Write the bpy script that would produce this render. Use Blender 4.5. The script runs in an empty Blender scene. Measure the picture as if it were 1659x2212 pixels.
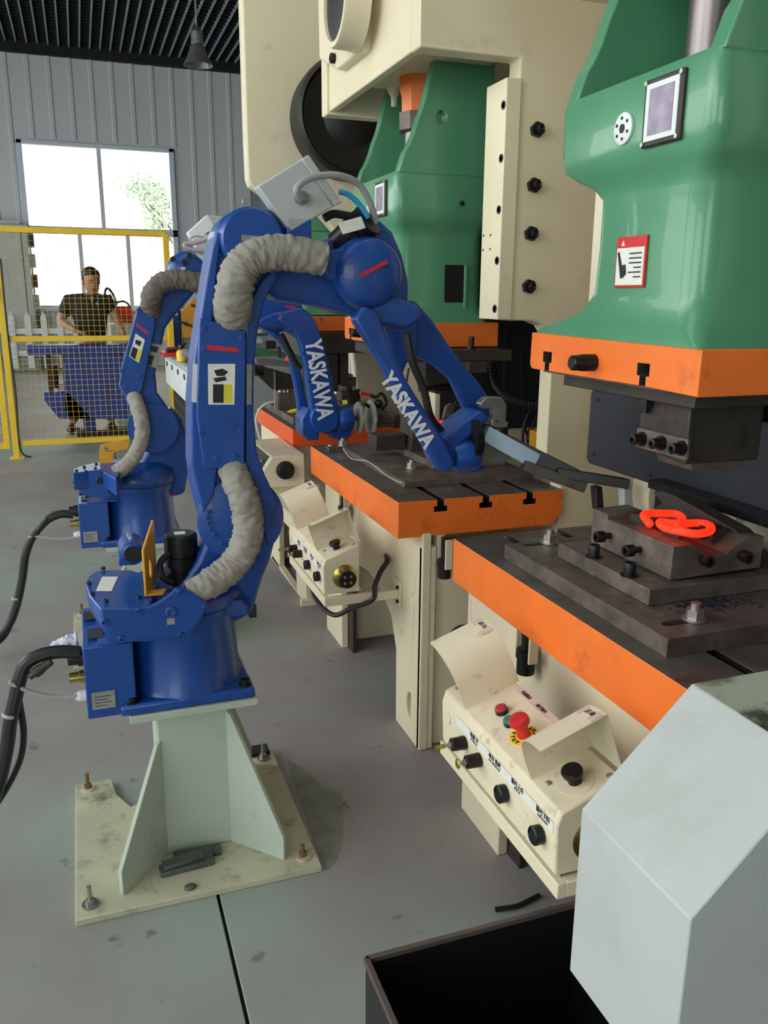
import bpy, bmesh, math, random
from mathutils import Vector, Matrix, noise
from mathutils.geometry import tessellate_polygon
random.seed(7)
S = bpy.context.scene
COL = S.collection
# ------------------------------------------------------------------ camera
CX, CY, F = 829.5, 1106.0, 1800.0
EYE = Vector((0, 0, 1.45))
dy = Vector((168-CX, CY-638, -F)).normalized()
vx = CX + (F*F + (CY-638)*(CY-680))/(CX-168)
dx = Vector((vx-CX, CY-680, -F)).normalized()
dx = (dx - dy*dx.dot(dy)).normalized()
dz = dx.cross(dy)
R = Matrix((dx, dy, dz))
cam = bpy.data.cameras.new('camera'); camo = bpy.data.objects.new('camera', cam); COL.objects.link(camo)
cam.sensor_fit = 'HORIZONTAL'; cam.sensor_width = 36; cam.lens = 36*F/1659
cam.clip_start = .05; cam.clip_end = 300
camo.matrix_world = Matrix.Translation(EYE) @ R.to_4x4()
S.camera = camo
def W(px, py, x=None, y=None, z=None):
    """survey point: a sighted ray met with a known world plane"""
    r = R @ Vector((px-CX, CY-py, -F))
    i, v = (0, x) if x is not None else (1, y) if y is not None else (2, z)
    return EYE + r*((v-EYE[i])/r[i])
# ------------------------------------------------------------------ world and light
w = bpy.data.worlds.new('sky'); S.world = w; w.use_nodes = True
bg = w.node_tree.nodes['Background']; bg.inputs[0].default_value = (.94, 1, .93, 1); bg.inputs[1].default_value = 4.0
S.view_settings.view_transform = 'Standard'; S.view_settings.look = 'None'
S.view_settings.gamma = 1; S.view_settings.exposure = 0.0; S.view_settings.use_curve_mapping = False
def area(name, loc, target, sx, sy, power, col):
    l = bpy.data.lights.new(name, 'AREA'); l.shape = 'RECTANGLE'; l.size = sx; l.size_y = sy; l.energy = power; l.color = col
    o = bpy.data.objects.new(name, l); COL.objects.link(o); o.location = loc
    o.rotation_euler = (Vector(target)-Vector(loc)).to_track_quat('-Z', 'Y').to_euler()
    return o
area('window_daylight_left', (-5.2, 2.5, 4.4), (1, 2.6, .8), 8, 2.2, 120, (1, .955, .99))
area('overhead_fill', (-.6, 1.2, 5.6), (-.2, 1.6, 0), 2.0, 6, 50, (.97, 1, .96))  # fill lamp added overhead to brighten upward faces; stands for no known fixture
# ------------------------------------------------------------------ materials
def srgb(r, g, b):
    f = lambda c: (c/255/12.92) if c/255 <= .04045 else ((c/255+.055)/1.055)**2.4
    return (f(r), f(g), f(b), 1)
MATS = {}
def mat(name, col, rough=.5, metal=0, vary=.12, scale=6, col2=None, thr=(.52, .72), bump=0, bscale=60, emit=0, spec=.5, coat=0, detail=6):
    m = bpy.data.materials.new(name); m.use_nodes = True; nt = m.node_tree; N = nt.nodes; Lk = nt.links
    b = N['Principled BSDF']; c = srgb(*col)
    tc = N.new('ShaderNodeTexCoord')
    nz = N.new('ShaderNodeTexNoise'); nz.inputs['Scale'].default_value = scale; nz.inputs['Detail'].default_value = detail
    Lk.new(tc.outputs['Object'], nz.inputs['Vector'])
    rp = N.new('ShaderNodeValToRGB'); Lk.new(nz.outputs[0], rp.inputs[0])
    lo = [x*(1-vary) for x in c[:3]]+[1]; hi = [min(1, x*(1+vary)) for x in c[:3]]+[1]
    rp.color_ramp.elements[0].position = .3; rp.color_ramp.elements[1].position = .7
    rp.color_ramp.elements[0].color = lo; rp.color_ramp.elements[1].color = hi
    out = rp.outputs[0]
    if col2:
        n2 = N.new('ShaderNodeTexNoise'); n2.inputs['Scale'].default_value = scale*1.7; n2.inputs['Detail'].default_value = 10; n2.inputs['Roughness'].default_value = .65
        Lk.new(tc.outputs['Object'], n2.inputs['Vector'])
        r2 = N.new('ShaderNodeValToRGB'); Lk.new(n2.outputs[0], r2.inputs[0])
        r2.color_ramp.elements[0].position = thr[0]; r2.color_ramp.elements[1].position = thr[1]
        mx = N.new('ShaderNodeMix'); mx.data_type = 'RGBA'; Lk.new(r2.outputs[0], mx.inputs[0]); Lk.new(out, mx.inputs[6]); mx.inputs[7].default_value = srgb(*col2)
        out = mx.outputs[2]
    Lk.new(out, b.inputs['Base Color'])
    b.inputs['Roughness'].default_value = rough; b.inputs['Metallic'].default_value = metal
    b.inputs['Specular IOR Level'].default_value = spec; b.inputs['Coat Weight'].default_value = coat
    if bump:
        n3 = N.new('ShaderNodeTexNoise'); n3.inputs['Scale'].default_value = bscale; n3.inputs['Detail'].default_value = 4
        Lk.new(tc.outputs['Object'], n3.inputs['Vector'])
        bp = N.new('ShaderNodeBump'); bp.inputs['Strength'].default_value = bump; bp.inputs['Distance'].default_value = .01
        Lk.new(n3.outputs[0], bp.inputs['Height']); Lk.new(bp.outputs[0], b.inputs['Normal'])
    if emit:
        b.inputs['Emission Color'].default_value = c; b.inputs['Emission Strength'].default_value = emit
    MATS[name] = m
    return m
CREAM = mat('cream_paint', (225, 214, 187), .42, vary=.03, scale=3, col2=(196, 182, 152), thr=(.60, .78), bump=.05, bscale=250)
CREAMD = mat('cream_paint_grimy', (223, 212, 186), .5, vary=.05, scale=14, col2=(140, 128, 104), thr=(.58, .80), bump=.04, bscale=200)
TAN = CREAM
ORANGE = mat('orange_paint', (240, 118, 42), .42, vary=.07, scale=7, col2=(176, 84, 38), thr=(.58, .80), bump=.05, bscale=150)
GREEN = mat('green_enamel', (84, 146, 112), .3, vary=.07, scale=4, bump=.08, bscale=25, coat=.3)
BLUE = mat('robot_blue', (20, 72, 152), .38, vary=.05, scale=5, col2=(18, 58, 128), bump=.05, bscale=180, coat=.2)
BLUED = mat('dusty_blue', (40, 78, 158), .5, vary=.1, scale=9, col2=(80, 98, 140), thr=(.55, .8))
STEEL = mat('dark_tool_steel', (112, 100, 93), .5, .2, vary=.2, scale=9, col2=(76, 68, 64), thr=(.4, .65), bump=.1, bscale=90)
STEELT = mat('table_steel', (104, 104, 98), .45, .3, vary=.25, scale=8, col2=(86, 72, 68), thr=(.38, .6), bump=.08, bscale=80)
DSTEEL = mat('blackened_steel', (62, 56, 52), .5, .3, vary=.2, scale=10, col2=(40, 36, 34), bump=.1, bscale=80)
BOLT = mat('black_oxide', (34, 34, 36), .35, .5, vary=.1)
BRIGHT = mat('bright_steel', (176, 174, 170), .42, .9, vary=.1)
RUBBER = mat('black_rubber', (26, 27, 29), .45, vary=.1)
BLACK = mat('black_paint', (20, 21, 24), .45, vary=.1)
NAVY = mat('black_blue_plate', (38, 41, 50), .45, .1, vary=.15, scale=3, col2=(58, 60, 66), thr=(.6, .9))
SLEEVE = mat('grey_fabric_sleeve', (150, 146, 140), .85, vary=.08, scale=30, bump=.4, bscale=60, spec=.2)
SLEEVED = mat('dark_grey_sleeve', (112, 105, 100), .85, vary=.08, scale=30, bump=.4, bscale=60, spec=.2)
GREY = mat('light_grey_enclosure', (180, 185, 187), .45, vary=.03, scale=3, col2=(164, 168, 160), thr=(.5, .8), bump=.05, bscale=120)
GREYM = mat('mouldy_grey_top', (168, 178, 160), .55, vary=.05, scale=6, col2=(62, 66, 54), thr=(.5, .64), bump=.05)
GREYP = mat('pale_green_grey_paint', (176, 188, 176), .5, vary=.05, scale=5, col2=(140, 146, 118), thr=(.6, .82))
GREYB = mat('dirty_base_plate', (186, 184, 160), .6, vary=.08, scale=8, col2=(104, 110, 82), thr=(.55, .75), bump=.08)
YELLOW = mat('yellow_paint', (240, 200, 52), .45, vary=.06)
AMBER = mat('amber_bracket', (224, 160, 46), .4, vary=.05)
RED = mat('red_plastic', (205, 40, 44), .35, vary=.05)
DRED = mat('dark_red_plastic', (170, 44, 50), .4, vary=.05)
REDTAG = mat('red_tag', (196, 36, 60), .5, vary=.1, scale=60)
BTNGREEN = mat('button_green', (30, 118, 96), .35)
WHITE = mat('white_paint', (222, 226, 232), .5, vary=.03)
WHITED = mat('label_white', (226, 226, 222), .5, vary=.05, scale=40)
SILVER = mat('label_silver', (150, 152, 146), .4, .2, vary=.15, scale=30)
INK = mat('label_ink', (30, 30, 34), .6)
LABY = mat('label_yellow', (224, 214, 60), .5)
LILAC = mat('nameplate_print', (140, 130, 150), .35, .3, vary=.25, scale=40)
PINKLAB = mat('faded_pink_label', (214, 184, 176), .6, vary=.1, scale=40)
HOSEG = mat('grey_conduit', (168, 166, 172), .5)
CYAN = mat('cyan_air_hose', (40, 160, 214), .35)
BRASS = mat('brass', (176, 160, 88), .25, .9, vary=.1)
TEAL = mat('teal_paint', (24, 128, 116), .4)
HOT = mat('glowing_hot_steel', (255, 44, 20), .6, vary=.0, emit=1.35)
HOTD = mat('cooling_hot_steel', (210, 50, 34), .6, vary=0, emit=.35)
WALLM = mat('corrugated_wall_paint', (200, 204, 208), .5, vary=.02, scale=1)
CEILB = mat('ceiling_bar_grey', (150, 158, 166), .6)
CEILD = mat('ceiling_dark', (24, 27, 32), .9)
FRAMEW = mat('window_frame_white', (206, 210, 226), .5, vary=.02)
SKIN = mat('skin', (176, 128, 104), .5, vary=.05)
SHIRT = mat('black_shirt', (32, 34, 40), .8, vary=.1, bump=.2)
TROUSER = mat('khaki_trousers', (120, 108, 88), .85)
HAIR = mat('black_hair', (22, 20, 20), .5, vary=.2, scale=60)
BLUEM = mat('machine_blue', (22, 62, 150), .45, vary=.06)
BIN = mat('black_sheet_metal', (26, 26, 27), .4, .2, vary=.3, scale=5, bump=.03)
BINO = mat('bin_outside', (92, 82, 80), .5, .2, vary=.1)
RUST = mat('rusty_stud', (118, 92, 58), .7, .3, vary=.3, scale=60)
SLATE = mat('slate_scrap', (82, 92, 88), .6, .2, vary=.25, scale=30)
FOLI = mat('overexposed_foliage', (205, 218, 198), .8, vary=.3, scale=30)  # leaves coloured pale so daylight glare is already in the paint
BARK = mat('bark', (120, 104, 90), .9)
CLOTH = mat('white_cloth', (210, 212, 226), .9, vary=.06, scale=30, bump=.5, bscale=40)
ALU = mat('cast_aluminium', (150, 150, 146), .35, .7, vary=.15, scale=20)
LBLUE = mat('pale_blue_plate', (150, 170, 186), .4, .3, vary=.1)
WOOD = mat('brown_board', (96, 64, 44), .7)
CHIPS = mat('scale_chips', (44, 48, 60), .5, .3, vary=.3, scale=80, bump=.6, bscale=200)
def floor_mat():
    m = mat('painted_floor', (144, 140, 141), .55, vary=.05, scale=1.2, col2=(124, 118, 120), thr=(.45, .85), bump=.03, bscale=80, detail=8)
    nt = m.node_tree; N = nt.nodes; Lk = nt.links; b = N['Principled BSDF']
    src = b.inputs['Base Color'].links[0].from_socket
    tc = N.new('ShaderNodeTexCoord')
    n = N.new('ShaderNodeTexNoise'); n.inputs['Scale'].default_value = .8; n.inputs['Detail'].default_value = 3; Lk.new(tc.outputs['Object'], n.inputs['Vector'])
    r = N.new('ShaderNodeValToRGB'); r.color_ramp.elements[0].position = .46; r.color_ramp.elements[1].position = .58; Lk.new(n.outputs[0], r.inputs[0])
    mx = N.new('ShaderNodeMix'); mx.data_type = 'RGBA'; Lk.new(r.outputs[0], mx.inputs[0]); Lk.new(src, mx.inputs[6]); mx.inputs[7].default_value = srgb(144, 156, 149)
    v = N.new('ShaderNodeTexNoise'); v.inputs['Scale'].default_value = 9; v.inputs['Detail'].default_value = 5; Lk.new(tc.outputs['Object'], v.inputs['Vector'])
    r2 = N.new('ShaderNodeValToRGB'); r2.color_ramp.elements[0].position = .66; r2.color_ramp.elements[1].position = .74; Lk.new(v.outputs[0], r2.inputs[0])
    mx2 = N.new('ShaderNodeMix'); mx2.data_type = 'RGBA'; Lk.new(r2.outputs[0], mx2.inputs[0]); Lk.new(mx.outputs[2], mx2.inputs[6]); mx2.inputs[7].default_value = srgb(92, 86, 84)
    Lk.new(mx2.outputs[2], b.inputs['Base Color'])
    return m
FLOORM = floor_mat()
def glass_mat():
    m = bpy.data.materials.new('window_glass'); m.use_nodes = True; nt = m.node_tree; N = nt.nodes
    N.remove(N['Principled BSDF']); t = N.new('ShaderNodeBsdfTransparent'); g = N.new('ShaderNodeBsdfGlossy'); g.inputs['Roughness'].default_value = .05
    mx = N.new('ShaderNodeMixShader'); mx.inputs[0].default_value = .06
    nt.links.new(t.outputs[0], mx.inputs[1]); nt.links.new(g.outputs[0], mx.inputs[2]); nt.links.new(mx.outputs[0], N['Material Output'].inputs[0])
    return m
GLASS = glass_mat()
# ------------------------------------------------------------------ mesh building
V = Vector
def cat(pts, n=6, closed=False):
    """Catmull-Rom through points"""
    P = [V(p) for p in pts]; out = []
    m = len(P); rng = m if closed else m-1
    for i in range(rng):
        if closed: a, b, c, d = P[(i-1) % m], P[i], P[(i+1) % m], P[(i+2) % m]
        else: a, b, c, d = P[max(i-1, 0)], P[i], P[i+1], P[min(i+2, m-1)]
        for k in range(n):
            t = k/n
            out.append(.5*((2*b)+(c-a)*t+(2*a-5*b+4*c-d)*t*t+(3*b-a-3*c+d)*t**3))
    if not closed: out.append(P[-1])
    return out
class MB:
    def __init__(s): s.bm = bmesh.new(); s.m = 0
    def mi(s, i): s.m = i; return s
    def f(s, vs):
        try:
            fc = s.bm.faces.new(vs); fc.material_index = s.m; return fc
        except ValueError: return None
    def box(s, x0, x1, y0, y1, z0, z1):
        x0, x1 = sorted((x0, x1)); y0, y1 = sorted((y0, y1)); z0, z1 = sorted((z0, z1))
        return s.prism([V((x0, y0, z0)), V((x1, y0, z0)), V((x1, y1, z0)), V((x0, y1, z0))], V((0, 0, z1-z0)))
    def obox(s, c, a, b, d):
        """oriented box: centre and three half-axis vectors"""
        c, a, b, d = V(c), V(a), V(b), V(d)
        return s.prism([c-a-b-d, c+a-b-d, c+a+b-d, c-a+b-d], 2*d)
    def prism(s, pts, vec, holes=()):
        vec = V(vec); loops = [[V(p) for p in pts]]+[[V(p) for p in h] for h in holes]
        A = [[s.bm.verts.new(p) for p in l] for l in loops]; B = [[s.bm.verts.new(p+vec) for p in l] for l in loops]
        if holes:
            fa = [v for l in A for v in l]; fb = [v for l in B for v in l]
            for t in tessellate_polygon(loops):
                s.f([fa[i] for i in t]); s.f([fb[i] for i in reversed(t)])
        else:
            s.f(A[0][::-1]); s.f(B[0])
        for a, b in zip(A, B):
            n = len(a)
            for i in range(n): s.f([a[i], a[(i+1) % n], b[(i+1) % n], b[i]])
        return s
    def loft(s, rings, cap=True, closed=True):
        Rg = [[s.bm.verts.new(V(p)) for p in r] for r in rings]
        for a, b in zip(Rg, Rg[1:]):
            n = len(a)
            for i in range(n if closed else n-1): s.f([a[i], a[(i+1) % n], b[(i+1) % n], b[i]])
        if cap: s.f(Rg[0][::-1]); s.f(Rg[-1])
        return s
    def cyl(s, p0, p1, r0, r1=None, n=24, cap=True, ph=0):
        p0, p1 = V(p0), V(p1); r1 = r0 if r1 is None else r1
        d = (p1-p0).normalized(); a = d.orthogonal().normalized(); b = d.cross(a)
        if abs(d.z) > .9: a = V((1, 0, 0)); b = d.cross(a)
        rg = lambda c, r: [c+(a*math.cos(2*math.pi*i/n+ph)+b*math.sin(2*math.pi*i/n+ph))*r for i in range(n)]
        return s.loft([rg(p0, r0), rg(p1, r1)], cap)
    def lathe(s, c, ax, prof, n=28):
        """prof: (distance along axis, radius)"""
        c = V(c); d = V(ax).normalized(); a = d.orthogonal().normalized(); b = d.cross(a)
        return s.loft([[c+d*h+(a*math.cos(2*math.pi*i/n)+b*math.sin(2*math.pi*i/n))*max(r, 1e-4) for i in range(n)] for h, r in prof])
    def tube(s, path, r, n=10, wr=0, rib=0, flat=1, seed=0):
        P = [V(p) for p in path]; rings = []; prev = None
        for i, p in enumerate(P):
            t = (P[min(i+1, len(P)-1)]-P[max(i-1, 0)]).normalized()
            if prev is None: a = t.orthogonal().normalized()
            else:
                a = (prev - t*prev.dot(t)).normalized()
            prev = a; b = t.cross(a); rr = r(i/(len(P)-1)) if callable(r) else r
            if rib and i % 2: rr *= 1-rib
            ring = []
            for k in range(n):
                th = 2*math.pi*k/n; q = rr
                if wr: q *= 1+wr*(noise.noise(V((i*.55+seed, math.cos(th)*1.6, math.sin(th)*1.6)))+.5*noise.noise(V((i*1.7+seed, math.cos(th)*3, math.sin(th)*3+5))))
                ring.append(p+(a*math.cos(th)+b*math.sin(th)*flat)*q)
            rings.append(ring)
        return s.loft(rings)
    def ball(s, c, r, sc=(1, 1, 1), u=20, v=12):
        m = Matrix.Translation(V(c)) @ Matrix.Diagonal((r*sc[0], r*sc[1], r*sc[2], 1))
        k = len(s.bm.faces); bmesh.ops.create_uvsphere(s.bm, u_segments=u, v_segments=v, radius=1, matrix=m)
        s.bm.faces.ensure_lookup_table()
        for q in s.bm.faces[k:]: q.material_index = s.m
        return s
    def build(s, name, mats, parent=None, bev=0, ang=35, seg=2, label=None):
        bm = s.bm; bmesh.ops.recalc_face_normals(bm, faces=bm.faces)
        me = bpy.data.meshes.new(name); bm.to_mesh(me); bm.free()
        for m in (mats if isinstance(mats, (list, tuple)) else [mats]): me.materials.append(m)
        me.shade_smooth(); me.set_sharp_from_angle(angle=math.radians(ang))
        o = bpy.data.objects.new(name, me); COL.objects.link(o)
        if bev:
            md = o.modifiers.new('bevel', 'BEVEL'); md.width = bev; md.segments = seg; md.limit_method = 'ANGLE'; md.angle_limit = math.radians(40)
        adopt(o, parent)
        if label: o['label'] = label
        return o
def adopt(o, parent):
    if parent is None: return
    o.parent = parent
    if parent.type == 'EMPTY': o.matrix_parent_inverse = Matrix.Translation(-parent.location)
def thing(name, label, cate, loc=(0, 0, 0), group=None):
    o = bpy.data.objects.new(name, None); COL.objects.link(o); o.location = loc; o.empty_display_size = .1
    o['label'] = label; o['category'] = cate
    if group: o['group'] = group
    return o
def tag(o, label, cate, group=None):
    o['label'] = label; o['category'] = cate
    if group: o['group'] = group
    return o
def struct(o, label=None):
    o['kind'] = 'structure'
    if label: o['label'] = label
    return o
def dup(root, off, label, keep=lambda o: True):
    def rec(o, par):
        c = o.copy(); COL.objects.link(c)
        if par: c.parent = par; c.matrix_parent_inverse = o.matrix_parent_inverse.copy()
        for ch in [x for x in o.children if keep(x)]: rec(ch, c)
        return c
    r = rec(root, None); r.location = root.location + V(off); r['label'] = label
    return r
def text(name, s, size, loc, right, up, m, parent, bold=0, align='CENTER', ext=.0004, xs=1.0):
    cu = bpy.data.curves.new(name, 'FONT'); cu.body = s; cu.size = size; cu.align_x = align; cu.align_y = 'CENTER'; cu.offset = bold; cu.extrude = ext; cu.resolution_u = 3
    t = bpy.data.objects.new(name, cu); COL.objects.link(t)
    dg = bpy.context.evaluated_depsgraph_get(); me = bpy.data.meshes.new_from_object(t.evaluated_get(dg))
    bpy.data.objects.remove(t)
    r, u = V(right).normalized(), V(up).normalized(); n = r.cross(u)
    M4 = Matrix((r, u, n)).transposed().to_4x4(); M4.translation = V(loc)
    me.transform(M4 @ Matrix.Diagonal((xs, 1, 1, 1))); me.materials.clear(); me.materials.append(m)
    o = bpy.data.objects.new(name, me); COL.objects.link(o); adopt(o, parent); return o
def bolt(parent, p, d, r=.009, h=.012, m=None, name='bolt'):
    """socket-head screw standing on p along d, with a recessed hex socket"""
    b = MB(); p, d = V(p), V(d).normalized()
    b.lathe(p, d, [(0, r*.98), (h*.9, r), (h, r*.9), (h, r*.5), (h*.5, r*.48), (h*.5, 0)], n=16)
    return b.build(name, m or BOLT, parent)
def hexnut(parent, p, d, r=.014, h=.011, m=None, name='nut', stud=None, washer=True):
    b = MB(); p, d = V(p), V(d).normalized()
    k = 0
    if washer: b.cyl(p, p+d*h*.2, r*1.35, n=20); k = h*.2
    b.cyl(p+d*k, p+d*(k+h), r, n=6)
    if stud: b.cyl(p+d*(k+h), p+d*(k+h+stud), r*.55, n=12)
    return b.build(name, m or BRIGHT, parent)
X, Y, Z = V((1, 0, 0)), V((0, 1, 0)), V((0, 0, 1))
# ================================================================== SETTING
YW = 18.6; ZC = 6.0; XR = 3.6; XL = -6.0
fl = MB().box(-9, 9, -8, 24, -.12, -.025).build('floor', BLACK); struct(fl, 'painted concrete workshop floor')
xs = [-6, -2.6, .215, 3.6]; ys = [-6, -2, 7.4, 10.5, 13, 16, YW]
for i in range(3):
    for j in range(6):
        MB().box(xs[i]+.004, xs[i+1]-.004, ys[j]+.004, ys[j+1]-.004, -.03, 0).build('floor_slab', FLOORM, fl, bev=.002)
def winrect(x0, y0, x1, y1, yy=YW):
    a = W(x0, y0, y=yy); b = W(x1, y1, y=yy); return a.x, b.x, b.z, a.z
wx0 = W(44, 320, y=YW).x; wx1 = W(367, 332, y=YW).x
zt = W(210, 318, y=YW).z; zm = W(210, 500, y=YW).z; zb = W(180, 660, y=YW).z
# back wall: slab with the window opening, corrugated ribs on it
wb = MB().prism([V((XL, YW, 0)), V((XR, YW, 0)), V((XR, YW, ZC)), V((XL, YW, ZC))], (0, .2, 0),
    holes=[[V((wx0, YW, zb)), V((wx0, YW, zt)), V((wx1, YW, zt)), V((wx1, YW, zb))]]).build('wall_back', WALLM); struct(wb, 'grey corrugated metal wall with a tall window')
x = XL+.1
while x < XR-.05:
    for z0, z1 in ([(0, zb-.12), (zt+.1, ZC)] if wx0-.12 < x < wx1+.1 else [(0, ZC)]):
        MB().prism([V((x-.05, YW, z0)), V((x-.03, YW-.022, z0)), V((x+.03, YW-.022, z0)), V((x+.05, YW, z0))], (0, 0, z1-z0)).build('wall_rib', WALLM, wb)
    x += .38
def window(name, z0, z1, divs):
    fr = MB(); t = .07
    fr.box(wx0-t, wx1+t, YW-.06, YW+.05, z0, z0+t).box(wx0-t, wx1+t, YW-.06, YW+.05, z1-t, z1)
    fr.box(wx0-t, wx0+t*.4, YW-.06, YW+.05, z0, z1).box(wx1-t*.4, wx1+t, YW-.06, YW+.05, z0, z1)
    o = fr.build(name, FRAMEW, bev=.006); struct(o, 'white framed window full of daylight')
    e = [wx0]+divs+[wx1]
    for d in divs: MB().box(d-.04, d+.04, YW-.03, YW+.04, z0+t, z1-t).build('mullion', FRAMEW, o)
    for a, b in zip(e, e[1:]): MB().box(a+.01, b-.01, YW, YW+.008, z0+.03, z1-.03).build('pane', GLASS, o)
window('window_1', zm, zt+.05, [W(218, 400, y=YW).x])
window('window_2', zb-.07, zm, [W(176, 560, y=YW).x, W(279, 560, y=YW).x])
struct(MB().box(wx0-.14, wx1+.14, YW-.14, YW, zb-.12, zb-.05).build('trim_1', FRAMEW, bev=.01), 'window sill')
ce = MB().box(XL, XR, -6, YW, ZC+.12, ZC+.25).build('ceiling', CEILD); struct(ce, 'dark open grid ceiling')
x = XL+.1
while x < XR:
    MB().box(x-.014, x+.014, 2, YW, ZC, ZC+.07).build('ceiling_bar', CEILB, ce); x += .185
g = MB(); y = 2.1
while y < YW: g.box(XL, XR, y-.008, y+.008, ZC+.015, ZC+.06); y += .185
cs = g.build('cross_bars', CEILD, ce); cs['kind'] = 'stuff'
struct(MB().box(XL, XR, YW-.14, YW, ZC-.16, ZC+.1).build('trim_2', CEILD), 'dark edge trim between wall and ceiling')
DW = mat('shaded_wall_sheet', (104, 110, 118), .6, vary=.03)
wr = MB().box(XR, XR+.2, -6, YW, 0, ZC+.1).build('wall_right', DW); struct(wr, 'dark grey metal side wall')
for i in range(24):
    yy = YW-.4-i*.5
    MB().prism([V((XR, yy-.05, 0)), V((XR-.022, yy-.03, 0)), V((XR-.022, yy+.03, 0)), V((XR, yy+.05, 0))], (0, 0, ZC)).build('wall_rib', DW, wr)
wl = MB().prism([V((XL, -6, 0)), V((XL, YW, 0)), V((XL, YW, ZC+.1)), V((XL, -6, ZC+.1))], (-.2, 0, 0),
    holes=[[V((XL, a, .9)), V((XL, a, 4.9)), V((XL, b, 4.9)), V((XL, b, .9))] for a, b in ((-4.5, 0), (.8, 5.3), (6.1, 10.6), (11.4, 15.9))]).build('wall_left', WALLM); struct(wl, 'side wall with wide window openings')
wf = MB().prism([V((XL, -6, 0)), V((XR, -6, 0)), V((XR, -6, ZC+.1)), V((XL, -6, ZC+.1))], (0, -.2, 0),
    holes=[[V((-5, -6, .02)), V((-5, -6, 3.6)), V((-1.5, -6, 3.6)), V((-1.5, -6, .02))]]).build('wall_front', WALLM); struct(wf, 'wall with a wide open door behind the camera')
# ground and tree outside
gr = MB().box(-40, 40, YW+.3, 80, -.3, -.15).build('ground', mat('pale_ground', (170, 170, 160), .9)); gr['kind'] = 'structure'
def tree():
    base = W(425, 640, y=30); t = thing('tree', 'washed-out green tree outside seen through the upper right window pane', 'tree', (base.x, 30, -.15))
    tr = MB(); tr.tube(cat([(base.x, 30, -.15), (base.x+.15, 30, 2), (base.x-.1, 30.1, 4), (base.x-.4, 30, 6)], 4), lambda u: .16-.1*u)
    for (px, py) in ((300, 420), (325, 390), (350, 440), (345, 480), (310, 440)):
        e = W(px, py, y=30); tr.tube(cat([(base.x, 30, 2.2+.3*random.random()), ((base.x+e.x)/2, 30, e.z-.9), e], 4), lambda u: .06-.04*u, n=6)
    tr.build('trunk', BARK, t)
    lf = MB()
    for px, py, r in ((322, 385, .55), (300, 400, .4), (285, 350, .18), (345, 400, .5), (335, 430, .5), (300, 430, .35), (265, 400, .3), (345, 465, .6), (330, 490, .5), (360, 480, .6), (285, 395, .35), (355, 430, .4)):
        c = W(px, py, y=30)
        for k in range(int(170*r*r/.2)):
            d = V((random.gauss(0, 1), random.gauss(0, 1), random.gauss(0, 1))).normalized()*r*random.random()**.4*1.1
            a = V((random.gauss(0, 1), random.gauss(0, 1), random.gauss(0, 1))).normalized(); b = a.orthogonal().normalized(); q = c+d; sz = .05+.04*random.random()
            vs = [lf.bm.verts.new(q+a*sz), lf.bm.verts.new(q+b*sz*.6), lf.bm.verts.new(q-a*sz), lf.bm.verts.new(q-b*sz*.6)]; lf.f(vs)
    o = lf.build('leaves', FOLI, t); o['kind'] = 'stuff'
tree()
# ------------------------------------------------------------------ pendant lamp
c = W(427, 118, y=13.0)
t = thing('pendant_lamp', 'bell-shaped high-bay lamp hanging below the dark ceiling', 'lamp', c)
MB().lathe(c, -Z, [(-.12, .05), (-.10, .1), (0, .13), (.13, .20), (.14, .205), (.135, .19), (0, .12), (-.09, .08)]).build('reflector', ALU, t)
MB().lathe(c+Z*.12, Z, [(0, .07), (.02, .085), (.16, .085), (.2, .05), (.24, .02)]).build('ballast_housing', ALU, t)
MB().ball(c-Z*.02, .05, (1, 1, 1.6)).build('bulb', WHITE, t)
MB().cyl(c+Z*.34, V((c.x, c.y, ZC+.1)), .012, n=8).build('hanging_rod', CEILB, t)
# ------------------------------------------------------------------ yellow safety fence
YF = 8.215
def fence_panel(label, x0, x1, rails, posts):
    t = thing('safety_fence', label, 'fence', (x0, YF, 0), 'yellow mesh fence panels')
    for z in rails: MB().box(x0, x1, YF-.02, YF+.02, z-.024, z+.024).build('rail', YELLOW, t, bev=.004)
    for px, z0, z1 in posts: MB().box(px-.026, px+.026, YF-.026, YF+.026, z0, z1).build('post', YELLOW, t, bev=.004)
    m = MB(); x = x0+.03
    while x < x1-.01: m.cyl((x, YF, rails[-1]), (x, YF, rails[0]), .0017, n=5); x += .0485
    z = rails[-1]+.03
    while z < rails[0]: m.cyl((x0, YF+.004, z), (x1, YF+.004, z), .0017, n=5); z += .0485
    o = m.build('wire_mesh', YELLOW, t); o['kind'] = 'stuff'
    return t
xa = W(28, 900, y=YF).x; xb = W(358, 520, y=YF).x
t = fence_panel('yellow wire mesh fence panel in front of the worker', xa, xb, [W(180, 500, y=YF).z, 1.07, .135], [(xa, 0, 2.0), (xb, 0, 2.0)])
MB().box(xa-.06, xa+.06, YF-.06, YF+.06, 0, .008).build('foot_plate', YELLOW, t)
MB().tube(cat([(xa+.035, YF-.03, 1.75), (xa+.03, YF-.035, 1.2), (xa+.045, YF-.03, .6), (xa+.035, YF-.035, .1), (xa+.12, YF-.05, .01)], 6), .008, n=6).build('cable', BLACK, t)
t = fence_panel('yellow wire mesh fence panel cut by the left photo edge', xa-1.6, xa-.075, [2.0, 1.07, .115], [(xa-.07, .09, 2.0)])
MB().box(xa-.12, xa-.03, YF-.07, YF-.03, 1.40, 1.52).build('lock_box', BLACK, t, bev=.006)
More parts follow.
